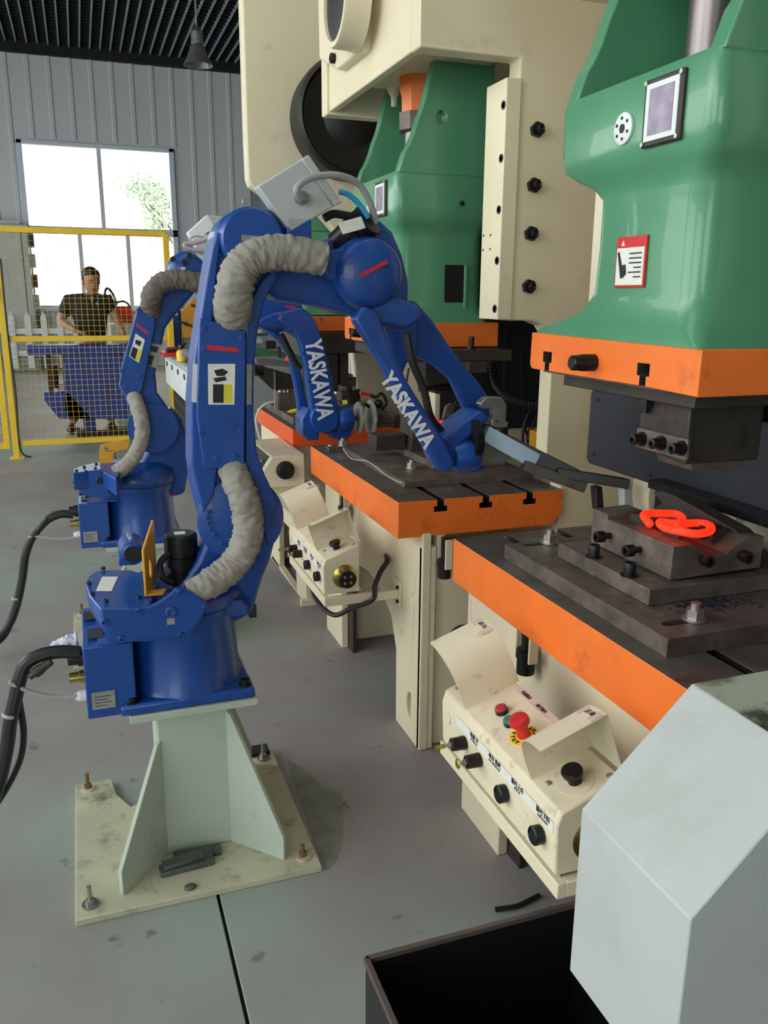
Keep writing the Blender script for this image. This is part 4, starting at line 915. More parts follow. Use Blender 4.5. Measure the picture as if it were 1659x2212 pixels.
br = lb.build('lifting_bracket', AMBER, r1, bev=.002); br['label'] = 'amber yellow bent plate'
MB().prism([n_, n_+V((.045, 0, 0)), n_+V((.055, .03, 0)), mid_(.3, .742)], (0, 0, .005)).build('bracket_foot', AMBER, br)
# motors on the turret
mt = W(392, 1200, y=2.10)
MB().lathe((mt.x, 2.10, .735), Z, [(0, .044), (.03, .044), (.031, .038), (.045, .038), (.046, .043), (.07, .043), (.071, .037), (.082, .037), (.083, .042), (.125, .042), (.13, .036), (.13, 0)], n=36).build('servo_motor', BOLT, r1)
MB().box(mt.x-.015, mt.x+.012, 2.085, 2.11, .865, .8665).build('motor_label', WHITED, r1)
MB().tube(cat([(mt.x-.03, 2.05, .75), (mt.x-.055, 2.05, .77), (mt.x-.055, 2.07, .80), (mt.x-.03, 2.08, .82)], 5), .009, n=8).build('motor_cable', RUBBER, r1)
MB().lathe((W(285, 1205, y=2.26).x, 2.20, .79), Y, [(0, .022), (.005, .032), (.09, .034), (.10, .03)], n=24).build('rear_motor', BLUE, r1)
MB().lathe((W(285, 1205, y=2.26).x, 2.199, .79), -Y, [(0, .022), (.002, .022), (.002, 0)], n=24).build('motor_opening', BLACK, r1)
MB().box(W(255, 1205, y=2.24).x, W(285, 1205, y=2.24).x, 2.2, 2.28, .76, .785).build('motor_foot', BLUE, r1, bev=.003)
# lower arm
q3 = rp(2.02)
LA = [(447, 1165), (436, 1120), (420, 1060), (413, 1000), (413, 870), (420, 770), (434, 680), (446, 600), (456, 540), (466, 500), (482, 470), (510, 452), (545, 446), (580, 450), (606, 468), (622, 500), (622, 545), (600, 590), (575, 640), (558, 700), (550, 780), (548, 880), (552, 960), (564, 1010), (582, 1050), (602, 1095), (604, 1125), (594, 1165), (560, 1205), (500, 1210)]
MB().prism([q3(x, y) for x, y in LA], (0, .13, 0)).build('lower_arm', BLUE, r1, bev=.014, seg=3)
# ribs either side leave a dark channel for the sleeve
q4 = rp(2.0)
for pts in ([(414, 1010), (412, 870), (420, 770), (433, 680), (446, 600), (457, 540), (470, 500), (480, 505), (472, 560), (464, 640), (458, 700), (470, 1010), (462, 1070), (440, 1110)],
            [(530, 1000), (530, 700), (545, 640), (570, 600), (600, 570), (598, 600), (572, 650), (556, 720), (549, 800), (548, 900), (556, 980), (572, 1025), (598, 1080), (600, 1140), (580, 1180), (560, 1120), (552, 1060)]):
    MB().prism([q4(x, y) for x, y in pts], (0, .03, 0)).build('arm_rib', BLUE, r1, bev=.005, seg=3)
# cover plate with labels
q5 = rp(1.985)
cp = MB().prism([q5(430, 700), (q5(432, 688)), q5(530, 714), q5(532, 740), q5(528, 1000), q5(524, 1006), q5(448, 1014), q5(440, 1008), q5(425, 900)], (0, .014, 0)).build('cover_plate', BLUE, r1, bev=.003)
for x, y in ((441, 752), (521, 758), (434, 936), (520, 928), (466, 990), (507, 985), (440, 712), (522, 730)): bolt(cp, q5(x, y), -Y, .006, .004, BLUED)
a, b = q5(443, 747), q5(514, 760); MB().prism([q5(444, 745), q5(514, 751), q5(513, 761), q5(443, 755)], (0, -.0012, 0)).build('red_tag', REDTAG, cp)
def lab(t, q, pts, m, k=1): return MB().prism([q(x, y) for x, y in pts], (0, -.0008*k, 0)).build('label_field', m, t)
lb = MB().prism([q5(x, y) for x, y in ((449, 786), (508, 786), (506, 874), (450, 874))], (0, -.001, 0)).build('safety_label', WHITED, cp)
lab(lb, q5, ((460, 830), (483, 830), (483, 870), (460, 870)), INK, 2); lab(lb, q5, ((483, 830), (501, 830), (501, 870), (483, 870)), LABY, 2)
lab(lb, q5, ((462, 800), (480, 796), (493, 803), (484, 812), (468, 812)), INK, 2); lab(lb, q5, ((460, 817), (486, 813), (490, 821), (466, 826)), INK, 2)
MB().prism([rp(2.0)(x, y) for x, y in ((417, 785), (427, 787), (424, 870), (414, 868))], (0, -.001, 0)).build('side_label', WHITED, r1)
MB().prism([rp(1.999)(x, y) for x, y in ((532, 787), (544, 787), (543, 874), (532, 874))], (0, -.0012, 0)).build('side_label', SILVER, r1)
# flat black sheet painting the shade inside the sleeve channel; shoulder disc
MB().prism([rp(2.019)(x, y) for x, y in ((470, 1008), (552, 1000), (560, 1060), (500, 1075), (478, 1060))], (0, -.0015, 0)).build('channel_shade', BLACK, r1)
MB().lathe(rp(2.018)(520, 1120), -Y, [(0, .108), (.006, .108), (.010, .100), (.010, 0)], n=56).build('shoulder_flange', BLUE, r1)
bolts_at(r1, rp(2.008), ((452, 1106), (449, 1118), (451, 1130), (456, 1143), (464, 1156), (481, 1173)), -Y, .0058, BLUE, .006)
bolts_at(r1, rp(2.0), ((576, 1086), (584, 1098), (589, 1110), (590, 1124), (587, 1136)), -Y, .0058, BLUE, .006)
# sleeves
sleeve(r1, [(498, 1000), (507, 1028), (522, 1062), (533, 1100), (536, 1140), (528, 1180), (508, 1215), (476, 1245), (440, 1268), (412, 1283)], rp(1.975), lambda u: .0375-.006*abs(u-.5), SLEEVE, 3, [.05, .02]+[.0]*5+[-.01, -.02, -.02])
sleeve(r1, [(499, 712), (501, 688), (504, 650), (508, 615), (520, 580), (548, 556), (590, 546), (640, 549), (700, 560)], rp(1.965), lambda u: .044-.006*u, SLEEVE, 9, [.10, .055, .015]+[0]*6)
# elbow: rounded casting, label, joint cylinder
MB().lathe(rp(2.0)(545, 520), -Y, [(-.14, .075), (0, .075), (.01, .068), (.01, 0)], n=48).build('elbow_joint', BLUE, r1)
MB().prism([rp(1.989)(x, y) for x, y in ((522, 507), (558, 510), (557, 523), (521, 520))], (0, -.001, 0)).build('elbow_label', SILVER, r1)
# upper arm
qa = rp(2.06)
UA = [(560, 560), (600, 500), (650, 512), (700, 520), (745, 500), (790, 470), (822, 474), (850, 500), (872, 550), (886, 610), (885, 655), (868, 690), (830, 696), (760, 682), (690, 662), (600, 648), (562, 620)]
MB().prism([qa(x, y) for x, y in UA], (0, .12, 0)).build('upper_arm', BLUE, r1, bev=.016, seg=3)
hub = rp(2.0)(800, 590)
MB().lathe(hub, -Y, [(-.12, .088), (-.02, .088), (.0, .082), (.012, .07), (.014, 0)], n=56).build('wrist_roll_housing', BLUE, r1, ang=50)
MB().prism([rp(2.01)(x, y) for x, y in ((690, 548), (790, 520), (830, 560), (800, 640), (700, 600))], (0, .06, 0)).build('arm_boss', BLUE, r1, bev=.012, seg=3)
MB().prism([rp(1.984)(x, y) for x, y in ((776, 592), (834, 561), (838, 569), (780, 600))], (0, -.001, 0)).build('red_tag', REDTAG, r1)
# wrist motor, cables and enclosure on top of the upper arm
MB().lathe(rp(2.06)(765, 505), (.5, -.6, .62), [(-.05, .042), (.02, .042), (.022, .036), (.032, .036), (.034, .04), (.05, .04), (.052, .03)], n=28).build('servo_motor', BOLT, r1)
MB().obox(rp(1.998)(760, 487), (.028, 0, .008), (0, .005, 0), (-.006, 0, .013)).build('motor_label', WHITED, r1, bev=.001)
MB().tube(cat([rp(2.05)(x, y) for x, y in ((700, 472), (720, 462), (745, 465), (775, 472), (790, 490))], 6), .010, n=8).build('motor_cable', RUBBER, r1)
bx = rp(2.0); c4 = [bx(556, 402), bx(652, 343), bx(722, 446), bx(628, 503)]
gb = MB().prism(c4, (0, .05, 0)).build('junction_box', GREY, r1, bev=.004); gb['label'] = 'light grey junction box'
c5 = [bx(650, 344), bx(666, 334), bx(738, 438), bx(722, 446)]
MB().prism([p-Y*.004 for p in c5], (0, .058, 0)).build('box_lid', GREY, gb, bev=.003)
MB().lathe(bx(650, 428), -Y, [(0, .016), (.02, .014), (.022, .010), (.035, .010)], n=16).build('cable_gland', ALU, gb)
MB().tube(cat([bx(652, 428, -.03), bx(640, 412, -.045), bx(655, 392, -.04), bx(690, 380, -.03), bx(735, 380, -.02), bx(775, 398, 0), bx(800, 440, .02), bx(812, 480, .04)], 8), .008, n=10).build('grey_conduit', HOSEG, r1)
MB().tube(cat([rp(2.02)(x, y) for x, y in ((732, 414), (752, 420), (775, 440), (795, 470))], 8), .0065, n=8).build('air_hose', CYAN, r1)
MB().obox(rp(2.03)(640, 500), (.03, 0, .0), (0, .03, 0), (0, 0, .03)).build('box_bracket', BLUE, r1, bev=.004)
# forearm: a forked casting, two side cheeks joined top and bottom
qn, qf = rp(1.955), rp(2.10)
near = [(762, 690), (785, 660), (815, 672), (832, 710), (852, 765), (882, 825), (925, 895), (965, 955), (985, 1000), (972, 1022), (948, 1018), (915, 960), (875, 890), (830, 800), (790, 735)]
fa = MB().prism([qn(x, y) for x, y in near], (0, .035, 0)).build('forearm_cheek', BLUE, r1, bev=.010, seg=3)
far = [(846, 650), (900, 650), (935, 690), (985, 765), (1035, 825), (1066, 872), (1060, 905), (1032, 920), (1005, 885), (975, 820), (940, 790), (900, 770), (870, 720)]
MB().prism([qf(x, y) for x, y in far], (0, .035, 0)).build('forearm_cheek', BLUE, r1, bev=.010, seg=3)
MB().prism([rp(2.0)(x, y) for x, y in ((775, 675), (850, 640), (905, 660), (915, 690), (880, 712), (830, 705), (795, 700))], (0, .12, 0)).build('forearm_root', BLUE, r1, bev=.012, seg=3)
MB().prism([rp(2.08)(x, y) for x, y in ((826, 700), (900, 700), (905, 770), (880, 785), (870, 810), (846, 770))], (0, .015, 0)).build('inner_rib', BLUE, r1, bev=.006)
MB().prism([rp(1.99)(x, y) for x, y in ((935, 960), (985, 925), (1040, 885), (1060, 905), (1035, 930), (992, 965), (985, 1012), (955, 1012))], (0, .11, 0)).build('forearm_end', BLUE, r1, bev=.010, seg=3)
MB().tube(cat([rp(2.04)(x, y) for x, y in ((878, 720), (890, 780), (915, 840), (930, 900), (960, 940))], 6), .011, n=8).build('inner_cable', RUBBER, r1)
# lettering down the forearm
p0, p1 = qn(812, 782), qn(944, 990)
dr = (p1-p0).normalized(); up = V((dr.z, 0, -dr.x)); up = up if up.x > 0 else -up
if dr.cross(up).y > 0: up = -up
text('lettering', 'YASKAWA', .052, (p0+p1)/2+V((0, -.0012, 0))+up*.002, dr, up, WHITE, fa, .0022, xs=.88)
# wrist and gripper
qw = rp(2.0)
MB().lathe(qw(1000, 985), X+Z*.1, [(-.03, .035), (0, .042), (.03, .042), (.04, .036)], n=28).build('wrist_joint', BLUE, r1, ang=50)
MB().prism([qw(995, 1000), qw(1050, 1010), qw(1045, 1020), qw(990, 1022)], (0, .05, 0)).build('wrist_foot', BLUE, r1, bev=.004)
MB().lathe(qw(1022, 950), X, [(-.012, .055), (.008, .055), (.01, .045)], n=32).build('tool_flange', BOLT, r1)
gp = MB().prism([qw(1040, 930), qw(1100, 945), qw(1110, 985), qw(1085, 1002), qw(1040, 1002)], (0, .05, 0)).build('gripper', ALU, r1, bev=.003); gp['label'] = 'silver gripper with long black fingers'
MB().prism([qw(1036, 872), qw(1052, 858), qw(1085, 858), qw(1096, 875), qw(1093, 925), qw(1068, 925), qw(1066, 882), qw(1045, 884)], (0, .03, 0)).build('air_cylinder', ALU, gp, bev=.004)
MB().prism([qw(1062, 905), qw(1098, 912), qw(1096, 924), qw(1062, 920)], (0, .06, 0)).build('valve_stack', BRIGHT, gp, bev=.002)
def bar(pts, wd, m, par, nm, th=.014):
    """flat bars running from the gripper to the die"""
    a, b = pts; d = (b-a)/2; s_ = d.cross(Y).normalized(); return MB().obox((a+b)/2, d, V((0, th, 0)), s_*wd).build(nm, m, par, bev=.002)
bar((qw(1045, 935), rp(1.93)(1185, 1012)), .022, LBLUE, gp, 'arm_plate')
bar((qw(1090, 955), rp(1.88)(1240, 1030)), .022, BLACK, gp, 'arm_bar')
bar((rp(1.94)(1130, 1005), rp(1.86)(1260, 1052)), .014, DSTEEL, gp, 'arm_bar')
bar((rp(1.90)(1200, 1020), rp(1.80)(1352, 1044)), .013, BLACK, gp, 'finger_bar')
bar((rp(1.82)(1348, 1034), rp(1.80)(1352, 1104)), .012, GREY, gp, 'finger')
bar((rp(1.86)(1288, 1050), rp(1.85)(1292, 1100)), .010, BLACK, gp, 'finger')
# ---------------- second robot
D2 = V((-.010, 1.50, 0))
r2 = thing('industrial_robot', 'second blue robot arm, its hanging forearm lettered YASKAWA', 'robot', V((.188, 2.11, .449))+D2, 'blue six-axis robot arms')
tmp = thing('industrial_robot', 'x', 'robot', (.188, 2.11, .449)); base_unit(tmp); tmp.location += D2
for ch in list(tmp.children):
    ch.parent = r2; ch.matrix_parent_inverse = Matrix.Translation(-V((.188, 2.11, .449)))
bpy.data.objects.remove(tmp)
q = rp(3.455)
MB().lathe((.178, 3.61, .685), Z, [(0, .150), (.008, .160), (.03, .163), (.06, .15), (.09, .10)], n=56).build('turret', BLUE, r2, ang=60)
ck = MB().prism([q(217, 1014), q(250, 1037), q(237, 1076), q(187, 1074), q(163, 1052), q(157, 1022)], (0, .012, 0)).build('cheek_plate', BLUE, r2, bev=.003)
cov = [W(x, y, z=.775) for x, y in ((157, 1023), (160, 1014), (180, 1008), (209, 1000), (260, 1006), (219, 1015))]
zc_ = q(217, 1016).z
cov = [W(x, y, z=zc_) for x, y in ((157, 1022), (158, 1012), (180, 1005), (209, 998), (270, 1000), (250, 1034), (217, 1014))]
cv2 = MB().loft([[V((p.x, p.y, zc_-.07)) for p in cov], cov]).build('gearbox_cover', BLUE, r2, bev=.004)
for x, y in ((165, 1018), (182, 1010), (208, 1003), (206, 1013)): bolt(cv2, W(x, y, z=zc_), Z, .006, .007, NAVY)
for x, y in ((160, 1041), (186, 1018), (219, 1022), (248, 1042), (236, 1062), (187, 1073)): bolt(ck, q(x, y), -Y, .006, .006, NAVY)
MB().lathe(q(215, 1038), -Y, [(0, .014), (.004, .014), (.006, .009), (.002, .006), (.002, 0)], n=20).build('plug', NAVY, ck)
qb = rp(3.60)
b2 = MB().prism([qb(216, 1006), qb(215, 975), qb(219, 960), qb(280, 948), qb(278, 970), qb(248, 976), qb(243, 986), qb(245, 1006)], (0, .006, 0), holes=[[qb(230+5*math.cos(k*.785), 970+5*math.sin(k*.785)) for k in range(8)]]).build('lifting_bracket', AMBER, r2, bev=.001); b2['label'] = 'amber orange bent plate'
qs = rp(3.56)
MB().prism([qs(x, y) for x, y in ((250, 1060), (290, 1020), (315, 975), (330, 930), (372, 880), (392, 905), (411, 960), (412, 1000), (400, 1068), (330, 1085), (262, 1085))], (0, .14, 0)).build('shoulder_body', BLUE, r2, bev=.02, seg=3)
MB().prism([qs(x, y) for x, y in ((356, 1072), (380, 1066), (380, 1070), (356, 1076))], (0, -.001, 0)).build('red_tag', REDTAG, r2)
ql = rp(3.50)
LA = [(258, 838), (272, 862), (287, 899), (290, 930), (324, 985), (352, 978), (372, 950), (376, 922), (370, 892), (356, 870), (340, 848), (336, 806), (346, 765), (357, 710), (375, 685), (405, 650), (430, 622), (450, 600), (440, 570), (410, 560), (372, 590), (330, 640), (306, 680), (290, 740), (268, 800)]
MB().prism([ql(x, y) for x, y in LA], (0, .12, 0)).build('lower_arm', BLUE, r2, bev=.012, seg=3)
MB().lathe(rp(3.49)(330, 925), -Y, [(0, .10), (.006, .10), (.008, 0)], n=48).build('shoulder_flange', BLUE, r2)
qc = rp(3.475)
cp = MB().prism([qc(299, 661), qc(306, 662), qc(334, 686), qc(336, 700), qc(306, 845), qc(297, 857), qc(264, 842), qc(258, 832), qc(263, 791)], (0, .014, 0)).build('cover_plate', BLUE, r2, bev=.003)
for x, y in ((299, 670), (329, 703), (264, 801), (299, 812), (268, 836), (287, 845)): bolt(cp, qc(x, y), -Y, .008, .006, BLUED)
MB().prism([qc(295, 698), qc(321, 717), qc(319, 723), qc(293, 703)], (0, -.001, 0)).build('red_tag', REDTAG, cp)
lb = MB().prism([qc(293, 720), qc(313, 734), qc(300, 784), (qc(279, 770))], (0, -.001, 0)).build('safety_label', WHITED, cp)
lab(lb, qc, ((287, 749), (298, 754), (292, 777), (281, 769)), INK, 2); lab(lb, qc, ((299, 755), (307, 758), (301, 781), (293, 777)), LABY, 2); lab(lb, qc, ((293, 733), (306, 738), (302, 748), (292, 742)), INK, 2)
lb = MB().prism([rp(3.498)(x, y) for x, y in ((324, 741), (350, 745), (337, 796), (311, 786))], (0, -.001, 0)).build('safety_label', SILVER, r2)
lab(lb, rp(3.497), ((319, 766), (333, 769), (326, 791), (313, 784)), INK, 2); lab(lb, rp(3.497), ((326, 747), (343, 750), (338, 762), (326, 758)), INK, 2)
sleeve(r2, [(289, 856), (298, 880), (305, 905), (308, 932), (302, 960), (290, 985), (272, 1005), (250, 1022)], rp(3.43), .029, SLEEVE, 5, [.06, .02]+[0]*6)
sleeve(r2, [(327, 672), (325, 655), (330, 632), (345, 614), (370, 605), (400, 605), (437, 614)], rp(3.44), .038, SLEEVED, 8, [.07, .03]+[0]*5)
MB().lathe(rp(3.52)(407, 588), -Y, [(-.1, .08), (0, .08), (.02, .07), (.03, .05), (.03, 0)], n=48).build('elbow_joint', BLUE, r2, ang=50)
for x, y in ((373, 560), (409, 552), (398, 567)): bolt(r2, rp(3.485)(x, y), -Y, .011, .012, NAVY)
MB().prism([rp(3.485)(x, y) for x, y in ((391, 576), (401, 578), (399, 587), (389, 585))], (0, -.001, 0)).build('elbow_label', WHITED, r2)
bx = rp(3.5)
gb = MB().prism([bx(405, 502), bx(447, 464), bx(472, 500), bx(460, 545), bx(428, 542)], (0, .06, 0)).build('junction_box', WHITE, r2, bev=.004); gb['label'] = 'white junction box'
MB().prism([bx(447, 464, -.004), bx(490, 468, -.004), bx(500, 500, -.004), bx(474, 512, -.004)], (0, .065, 0)).build('box_lid', GREY, gb, bev=.003)
MB().prism([bx(422, 546), bx(456, 558), bx(436, 573)], (0, .004, 0)).build('box_bracket', WHITE, gb)
MB().lathe(bx(452, 512), -Y, [(0, .02), (.02, .02), (.022, .014), (.03, .014)], n=16).build('cable_gland', ALU, gb)
MB().tube(cat([bx(x, y, -.04) for x, y in ((452, 512), (435, 521), (412, 526), (399, 528), (405, 536), (430, 541), (455, 540))], 8), .009, n=8).build('grey_conduit', HOSEG, gb)
MB().tube(cat([bx(x, y, -.04) for x, y in ((445, 514), (425, 510), (412, 515), (411, 528))], 6), .004, n=6).build('thin_wire', HOSEG, gb)
# upper arm behind the nearest robot, then the hanging forearm
qu = rp(3.50)
MB().prism([qu(x, y) for x, y in ((430, 570), (520, 600), (600, 640), (655, 655), (660, 700), (600, 720), (540, 700), (430, 625))], (0, .12, 0)).build('upper_arm', BLUE, r2, bev=.015, seg=3)
MB().prism([rp(3.44)(x, y) for x, y in ((617, 659), (640, 662), (637, 668), (615, 664))], (0, -.001, 0)).build('red_tag', REDTAG, r2)
qn = rp(3.38)
FA = [(600, 690), (615, 672), (654, 664), (673, 677), (688, 706), (698, 740), (710, 778), (718, 820), (726, 865), (739, 884), (738, 918), (725, 932), (700, 938), (678, 928), (670, 873), (660, 800), (648, 745), (636, 716), (612, 700)]
fa = MB().prism([qn(x, y) for x, y in FA], (0, .045, 0)).build('forearm_cheek', BLUE, r2, bev=.010, seg=3)
MB().prism([rp(3.42)(x, y) for x, y in ((556, 694), (575, 683), (600, 674), (620, 672), (655, 690), (660, 740), (640, 725), (610, 708), (578, 706), (560, 702))], (0, .12, 0)).build('forearm_root', BLUE, r2, bev=.012, seg=3)
MB().prism([rp(3.50)(x, y) for x, y in ((556, 700), (600, 735), (625, 773), (640, 850), (651, 938), (668, 952), (690, 952), (688, 925), (672, 920), (662, 860), (648, 790), (636, 760), (600, 715))], (0, .04, 0)).build('forearm_cheek', BLUE, r2, bev=.010, seg=3)
MB().prism([rp(3.40)(x, y) for x, y in ((651, 905), (668, 880), (690, 920), (690, 950), (668, 953), (652, 938))], (0, .12, 0)).build('forearm_end', BLUE, r2, bev=.008, seg=3)
MB().lathe(rp(3.375)(702, 904), -Y, [(-.05, .062), (0, .062), (.004, .058), (.004, 0)], n=40).build('end_cap', BLUE, fa)
for x, y in ((625, 711), (655, 764), (667, 822), (693, 690), (717, 815), (722, 862), (676, 905)): bolt(fa, qn(x, y), -Y, .006, .004, BLUE)
MB().tube(cat([rp(3.44)(x, y) for x, y in ((606, 722), (618, 745), (632, 775), (648, 797))], 6), .014, n=8).build('inner_cable', RUBBER, r2)
MB().prism([rp(3.379)(x, y) for x, y in ((601, 676), (606, 676), (609, 684), (604, 684))], (0, -.001, 0)).build('warning_tag', RED, r2)
p0, p1 = rp(3.368)(675, 738), rp(3.368)(702, 902)
dr = (p1-p0).normalized(); up = V((-dr.z, 0, dr.x))
text('lettering', 'YASKAWA', .098, (p0+p1)/2-dr*.0, dr, up, WHITE, fa, .003, xs=.70)
MB().lathe(rp(3.42)(745, 905), X, [(-.035, .05), (-.02, .056), (.02, .056), (.03, .05), (.035, .03)], n=28).build('wrist_joint', BLUE, r2, ang=50)
MB().prism([rp(3.40)(x, y) for x, y in ((712, 934), (758, 920), (760, 940), (748, 951), (728, 950), (715, 945))], (0, .08, 0)).build('wrist_foot', BLUE, r2, bev=.006)
MB().prism([rp(3.36)(x, y) for x, y in ((739, 864), (750, 864), (751, 873), (740, 873))], (0, -.001, 0)).build('wrist_tag', LABY, r2)
gq = rp(3.42)
gp = MB().lathe(gq(762, 903), X, [(0, .012), (.03, .012), (.03, .02), (.036, .02)], n=16).build('gripper', STEEL, r2); gp['label'] = 'grey disc-flanged gripper'
for px, r in ((772, .072), (798, .082)):
    MB().lathe(gq(px, 903), X, [(0, r*.55), (.001, r), (.010, r), (.012, r*.4)], n=8).build('flange_disc', SILVER, gp)
MB().box(gq(805, 900).x, gq(850, 900).x, 3.40, 3.46, gq(820, 922).z, gq(820, 894).z).build('gripper_body', STEEL, gp, bev=.003)
for z_ in (903, 912): MB().box(gq(808, 900).x, gq(848, 900).x, 3.398, 3.40, gq(820, z_+1).z, gq(820, z_).z).build('body_joint', BLACK, gp)
MB().box(gq(850, 900).x, gq(884, 900).x, 3.41, 3.45, gq(820, 926).z, gq(820, 898).z).build('jaw_block', DSTEEL, gp, bev=.003)
MB().tube(cat([gq(x, y) for x, y in ((812, 885), (800, 880), (788, 872))], 4), .008, n=8).build('air_fitting', BOLT, gp)
MB().tube([gq(778, 848), gq(800, 853)], .008, n=8).build('red_handle', RED, gp)
MB().tube(cat([gq(x, y) for x, y in ((800, 853), (812, 858), (825, 850), (835, 870), (825, 885))], 6), .007, n=8).build('air_hose', RUBBER, gp)
MB().ball(gq(818, 872), .02).build('air_valve', BOLT, gp)
# ================================================================== CABLES
def hose(t, pts, r, m, nm='hose', n=10, k=10): return MB().tube(cat(pts, k), r, n=n).build(nm, m, t)
for lab_, off, P1, P2, P3, P4, yy in (
    ('black cable bundle arching out of the nearest robot base', V((0, 0, 0)),
     [(172, 1410), (130, 1408), (90, 1415), (58, 1432), (45, 1460), (35, 1500), (22, 1560), (14, 1620), (-5, 1700), (-40, 1800)],
     [(36, 1500), (43, 1540), (50, 1590), (45, 1640), (25, 1690), (-8, 1745), (-40, 1790)],
     [(165, 1499), (130, 1502), (90, 1497), (55, 1486), (20, 1470)], [(88, 1440), (60, 1460), (42, 1480)], 1.99),
    ('black cable bundle arching out of the second robot base', V((0, 0, 0)),
     [(158, 1112), (130, 1111), (100, 1125), (70, 1160), (55, 1200), (48, 1250), (35, 1310), (15, 1355), (-30, 1400)],
     [(44, 1275), (30, 1320), (25, 1350), (5, 1385), (-30, 1410)],
     [(160, 1160), (130, 1163), (100, 1160), (75, 1157), (62, 1160)], [(92, 1130), (70, 1160), (62, 1180)], 3.5)):
    q = rp(yy); s_ = yy/1.99
    t = thing('robot_cable', lab_, 'cable', q(*P1[0]), 'cable bundles at the robot bases')
    hose(t, [q(*p) for p in P1], .0165, RUBBER); hose(t, [q(*p)+Y*.02 for p in P2], .008, RUBBER, 'thin_hose')
    hose(t, [q(*p)-Y*.01 for p in P3], .0055, HOSEG, 'grey_cable'); 
    c = q(*P4[0])-Y*.02
    MB().lathe(q(*P4[0])-Y*.015, q(*P4[1])-q(*P4[0]), [(-.03, .009), (-.01, .010), (0, .013), (.015, .013), (.017, .009), (.03, .008)], n=14).build('cable_plug', DSTEEL, t)
    MB().lathe(q(P1[6][0], P1[6][1]-20), q(*P1[6])-q(*P1[5]), [(0, .018), (.008, .018)], n=16).build('cable_tie', HOSEG, t)
q = rp(2.08)
cb = MB()
pp = [q(168, 1385), q(150, 1388), q(138, 1392), q(122, 1398), q(112, 1402)]
cb.tube(cat(pp, 4), lambda u: .022-.010*u, n=14, wr=.5, seed=4)
o = cb.build('white_rag', CLOTH, ang=180); tag(o, 'crumpled white wrapping on connectors of the nearest robot base', 'rag')
MB().cyl(q(118, 1383), q(116, 1400), .004, n=8)
# ================================================================== ITEMS ON THE NEAREST BASE PLATE AND FLOOR
def blob(c, sx, sy, sz, m, name, label, cate, seed, rot=0):
    b = MB(); n = 10; rg = []
    for z_, k in ((0, 1), (sz*.6, .98), (sz, .8)):
        rg.append([V((c[0], c[1], c[2]+z_))+Matrix.Rotation(rot, 3, 'Z') @ V((math.cos(2*math.pi*i/n)*sx*k*(1+.25*noise.noise(V((i, seed, 0)))), math.sin(2*math.pi*i/n)*sy*k*(1+.4*noise.noise(V((i, seed, 3)))), 0)) for i in range(n)])
    o = b.loft(rg).build(name, m, bev=.001); tag(o, label, cate); return o
for i, ((x0, y0_), (x1, y1_), wd, z0, h, lb_) in enumerate((((345, 1888), (462, 1858), .020, .0185, .014, 'longest grey scrap bar on the pale base plate'), ((352, 1876), (440, 1848), .016, .033, .012, 'second grey scrap bar lying on top of the longest one'), ((375, 1856), (478, 1838), .018, .0185, .012, 'grey scrap bar lying closest to the pedestal column'))):
    a, b = W(x0, y0_, z=z0), W(x1, y1_, z=z0); d = (b-a)/2; s_ = d.cross(Z).normalized()*wd
    o = MB().obox((a+b)/2+Z*h/2, d, s_, Z*h/2).build('scrap_bar', SLATE, bev=.003); tag(o, lb_, 'scrap metal', 'scrap bars on the base plate')
c = W(411, 1918, z=.0185); blob(c, .016, .012, .008, SLATE, 'scrap_chip', 'small dark scrap chip near the front edge of base plate', 'scrap metal', 2)
o = MB().tube(cat([W(x, y, z=.0075) for x, y in ((1070, 1964), (1095, 1961), (1120, 1956), (1145, 1944), (1165, 1934))], 6), .0065, n=8, rib=.15).build('hose_offcut', RUBBER); tag(o, 'short curved black hose offcut lying on the floor', 'hose')
# oil-stained patch beside the pedestal, a thin dried spill
pt = [(620, 1640), (655, 1660), (700, 1700), (738, 1715), (742, 1760), (738, 1820), (725, 1860), (705, 1880), (690, 1850), (665, 1780), (640, 1700)]
o = MB().prism([W(x, y, z=.0004) for x, y in pt], (0, 0, .0006)).build('oil_patch', mat('oil_patch', (122, 124, 118), .6, vary=.2, scale=20, detail=8)); tag(o, 'dark dried oil patch on the floor right of the pedestal', 'stain')
# ================================================================== BLACK BIN
a = W(790, 2070, z=.4); bx0, by1 = a.x, a.y
t = thing('metal_bin', 'open black sheet metal bin at the bottom edge of the photo', 'bin', (bx0+.2, .85, 0))
bx1, by0, th = .765, .42, .004
for nm, (xa_, xb_, ya_, yb2) in dict(a=(bx0, bx0+th, by0, by1), b=(bx1-th, bx1, by0, by1), c=(bx0+th, bx1-th, by1-th, by1), d=(bx0+th, bx1-th, by0, by0+th)).items():
    w_ = MB(); w_.box(xa_, xb_, ya_, yb2, .003, .4); w_.build('wall_sheet', BIN, t)
MB().box(bx0, bx1, by0, by1, 0, .003).build('bottom_sheet', BIN, t)
for xa_, xb_, ya_, yb2 in ((bx0-.004, bx0+.006, by0, by1+.002), (bx0, bx1, by1-.005, by1+.004)):
    MB().box(xa_, xb_, ya_, yb2, .392, .402).build('rim', BINO, t, bev=.001)
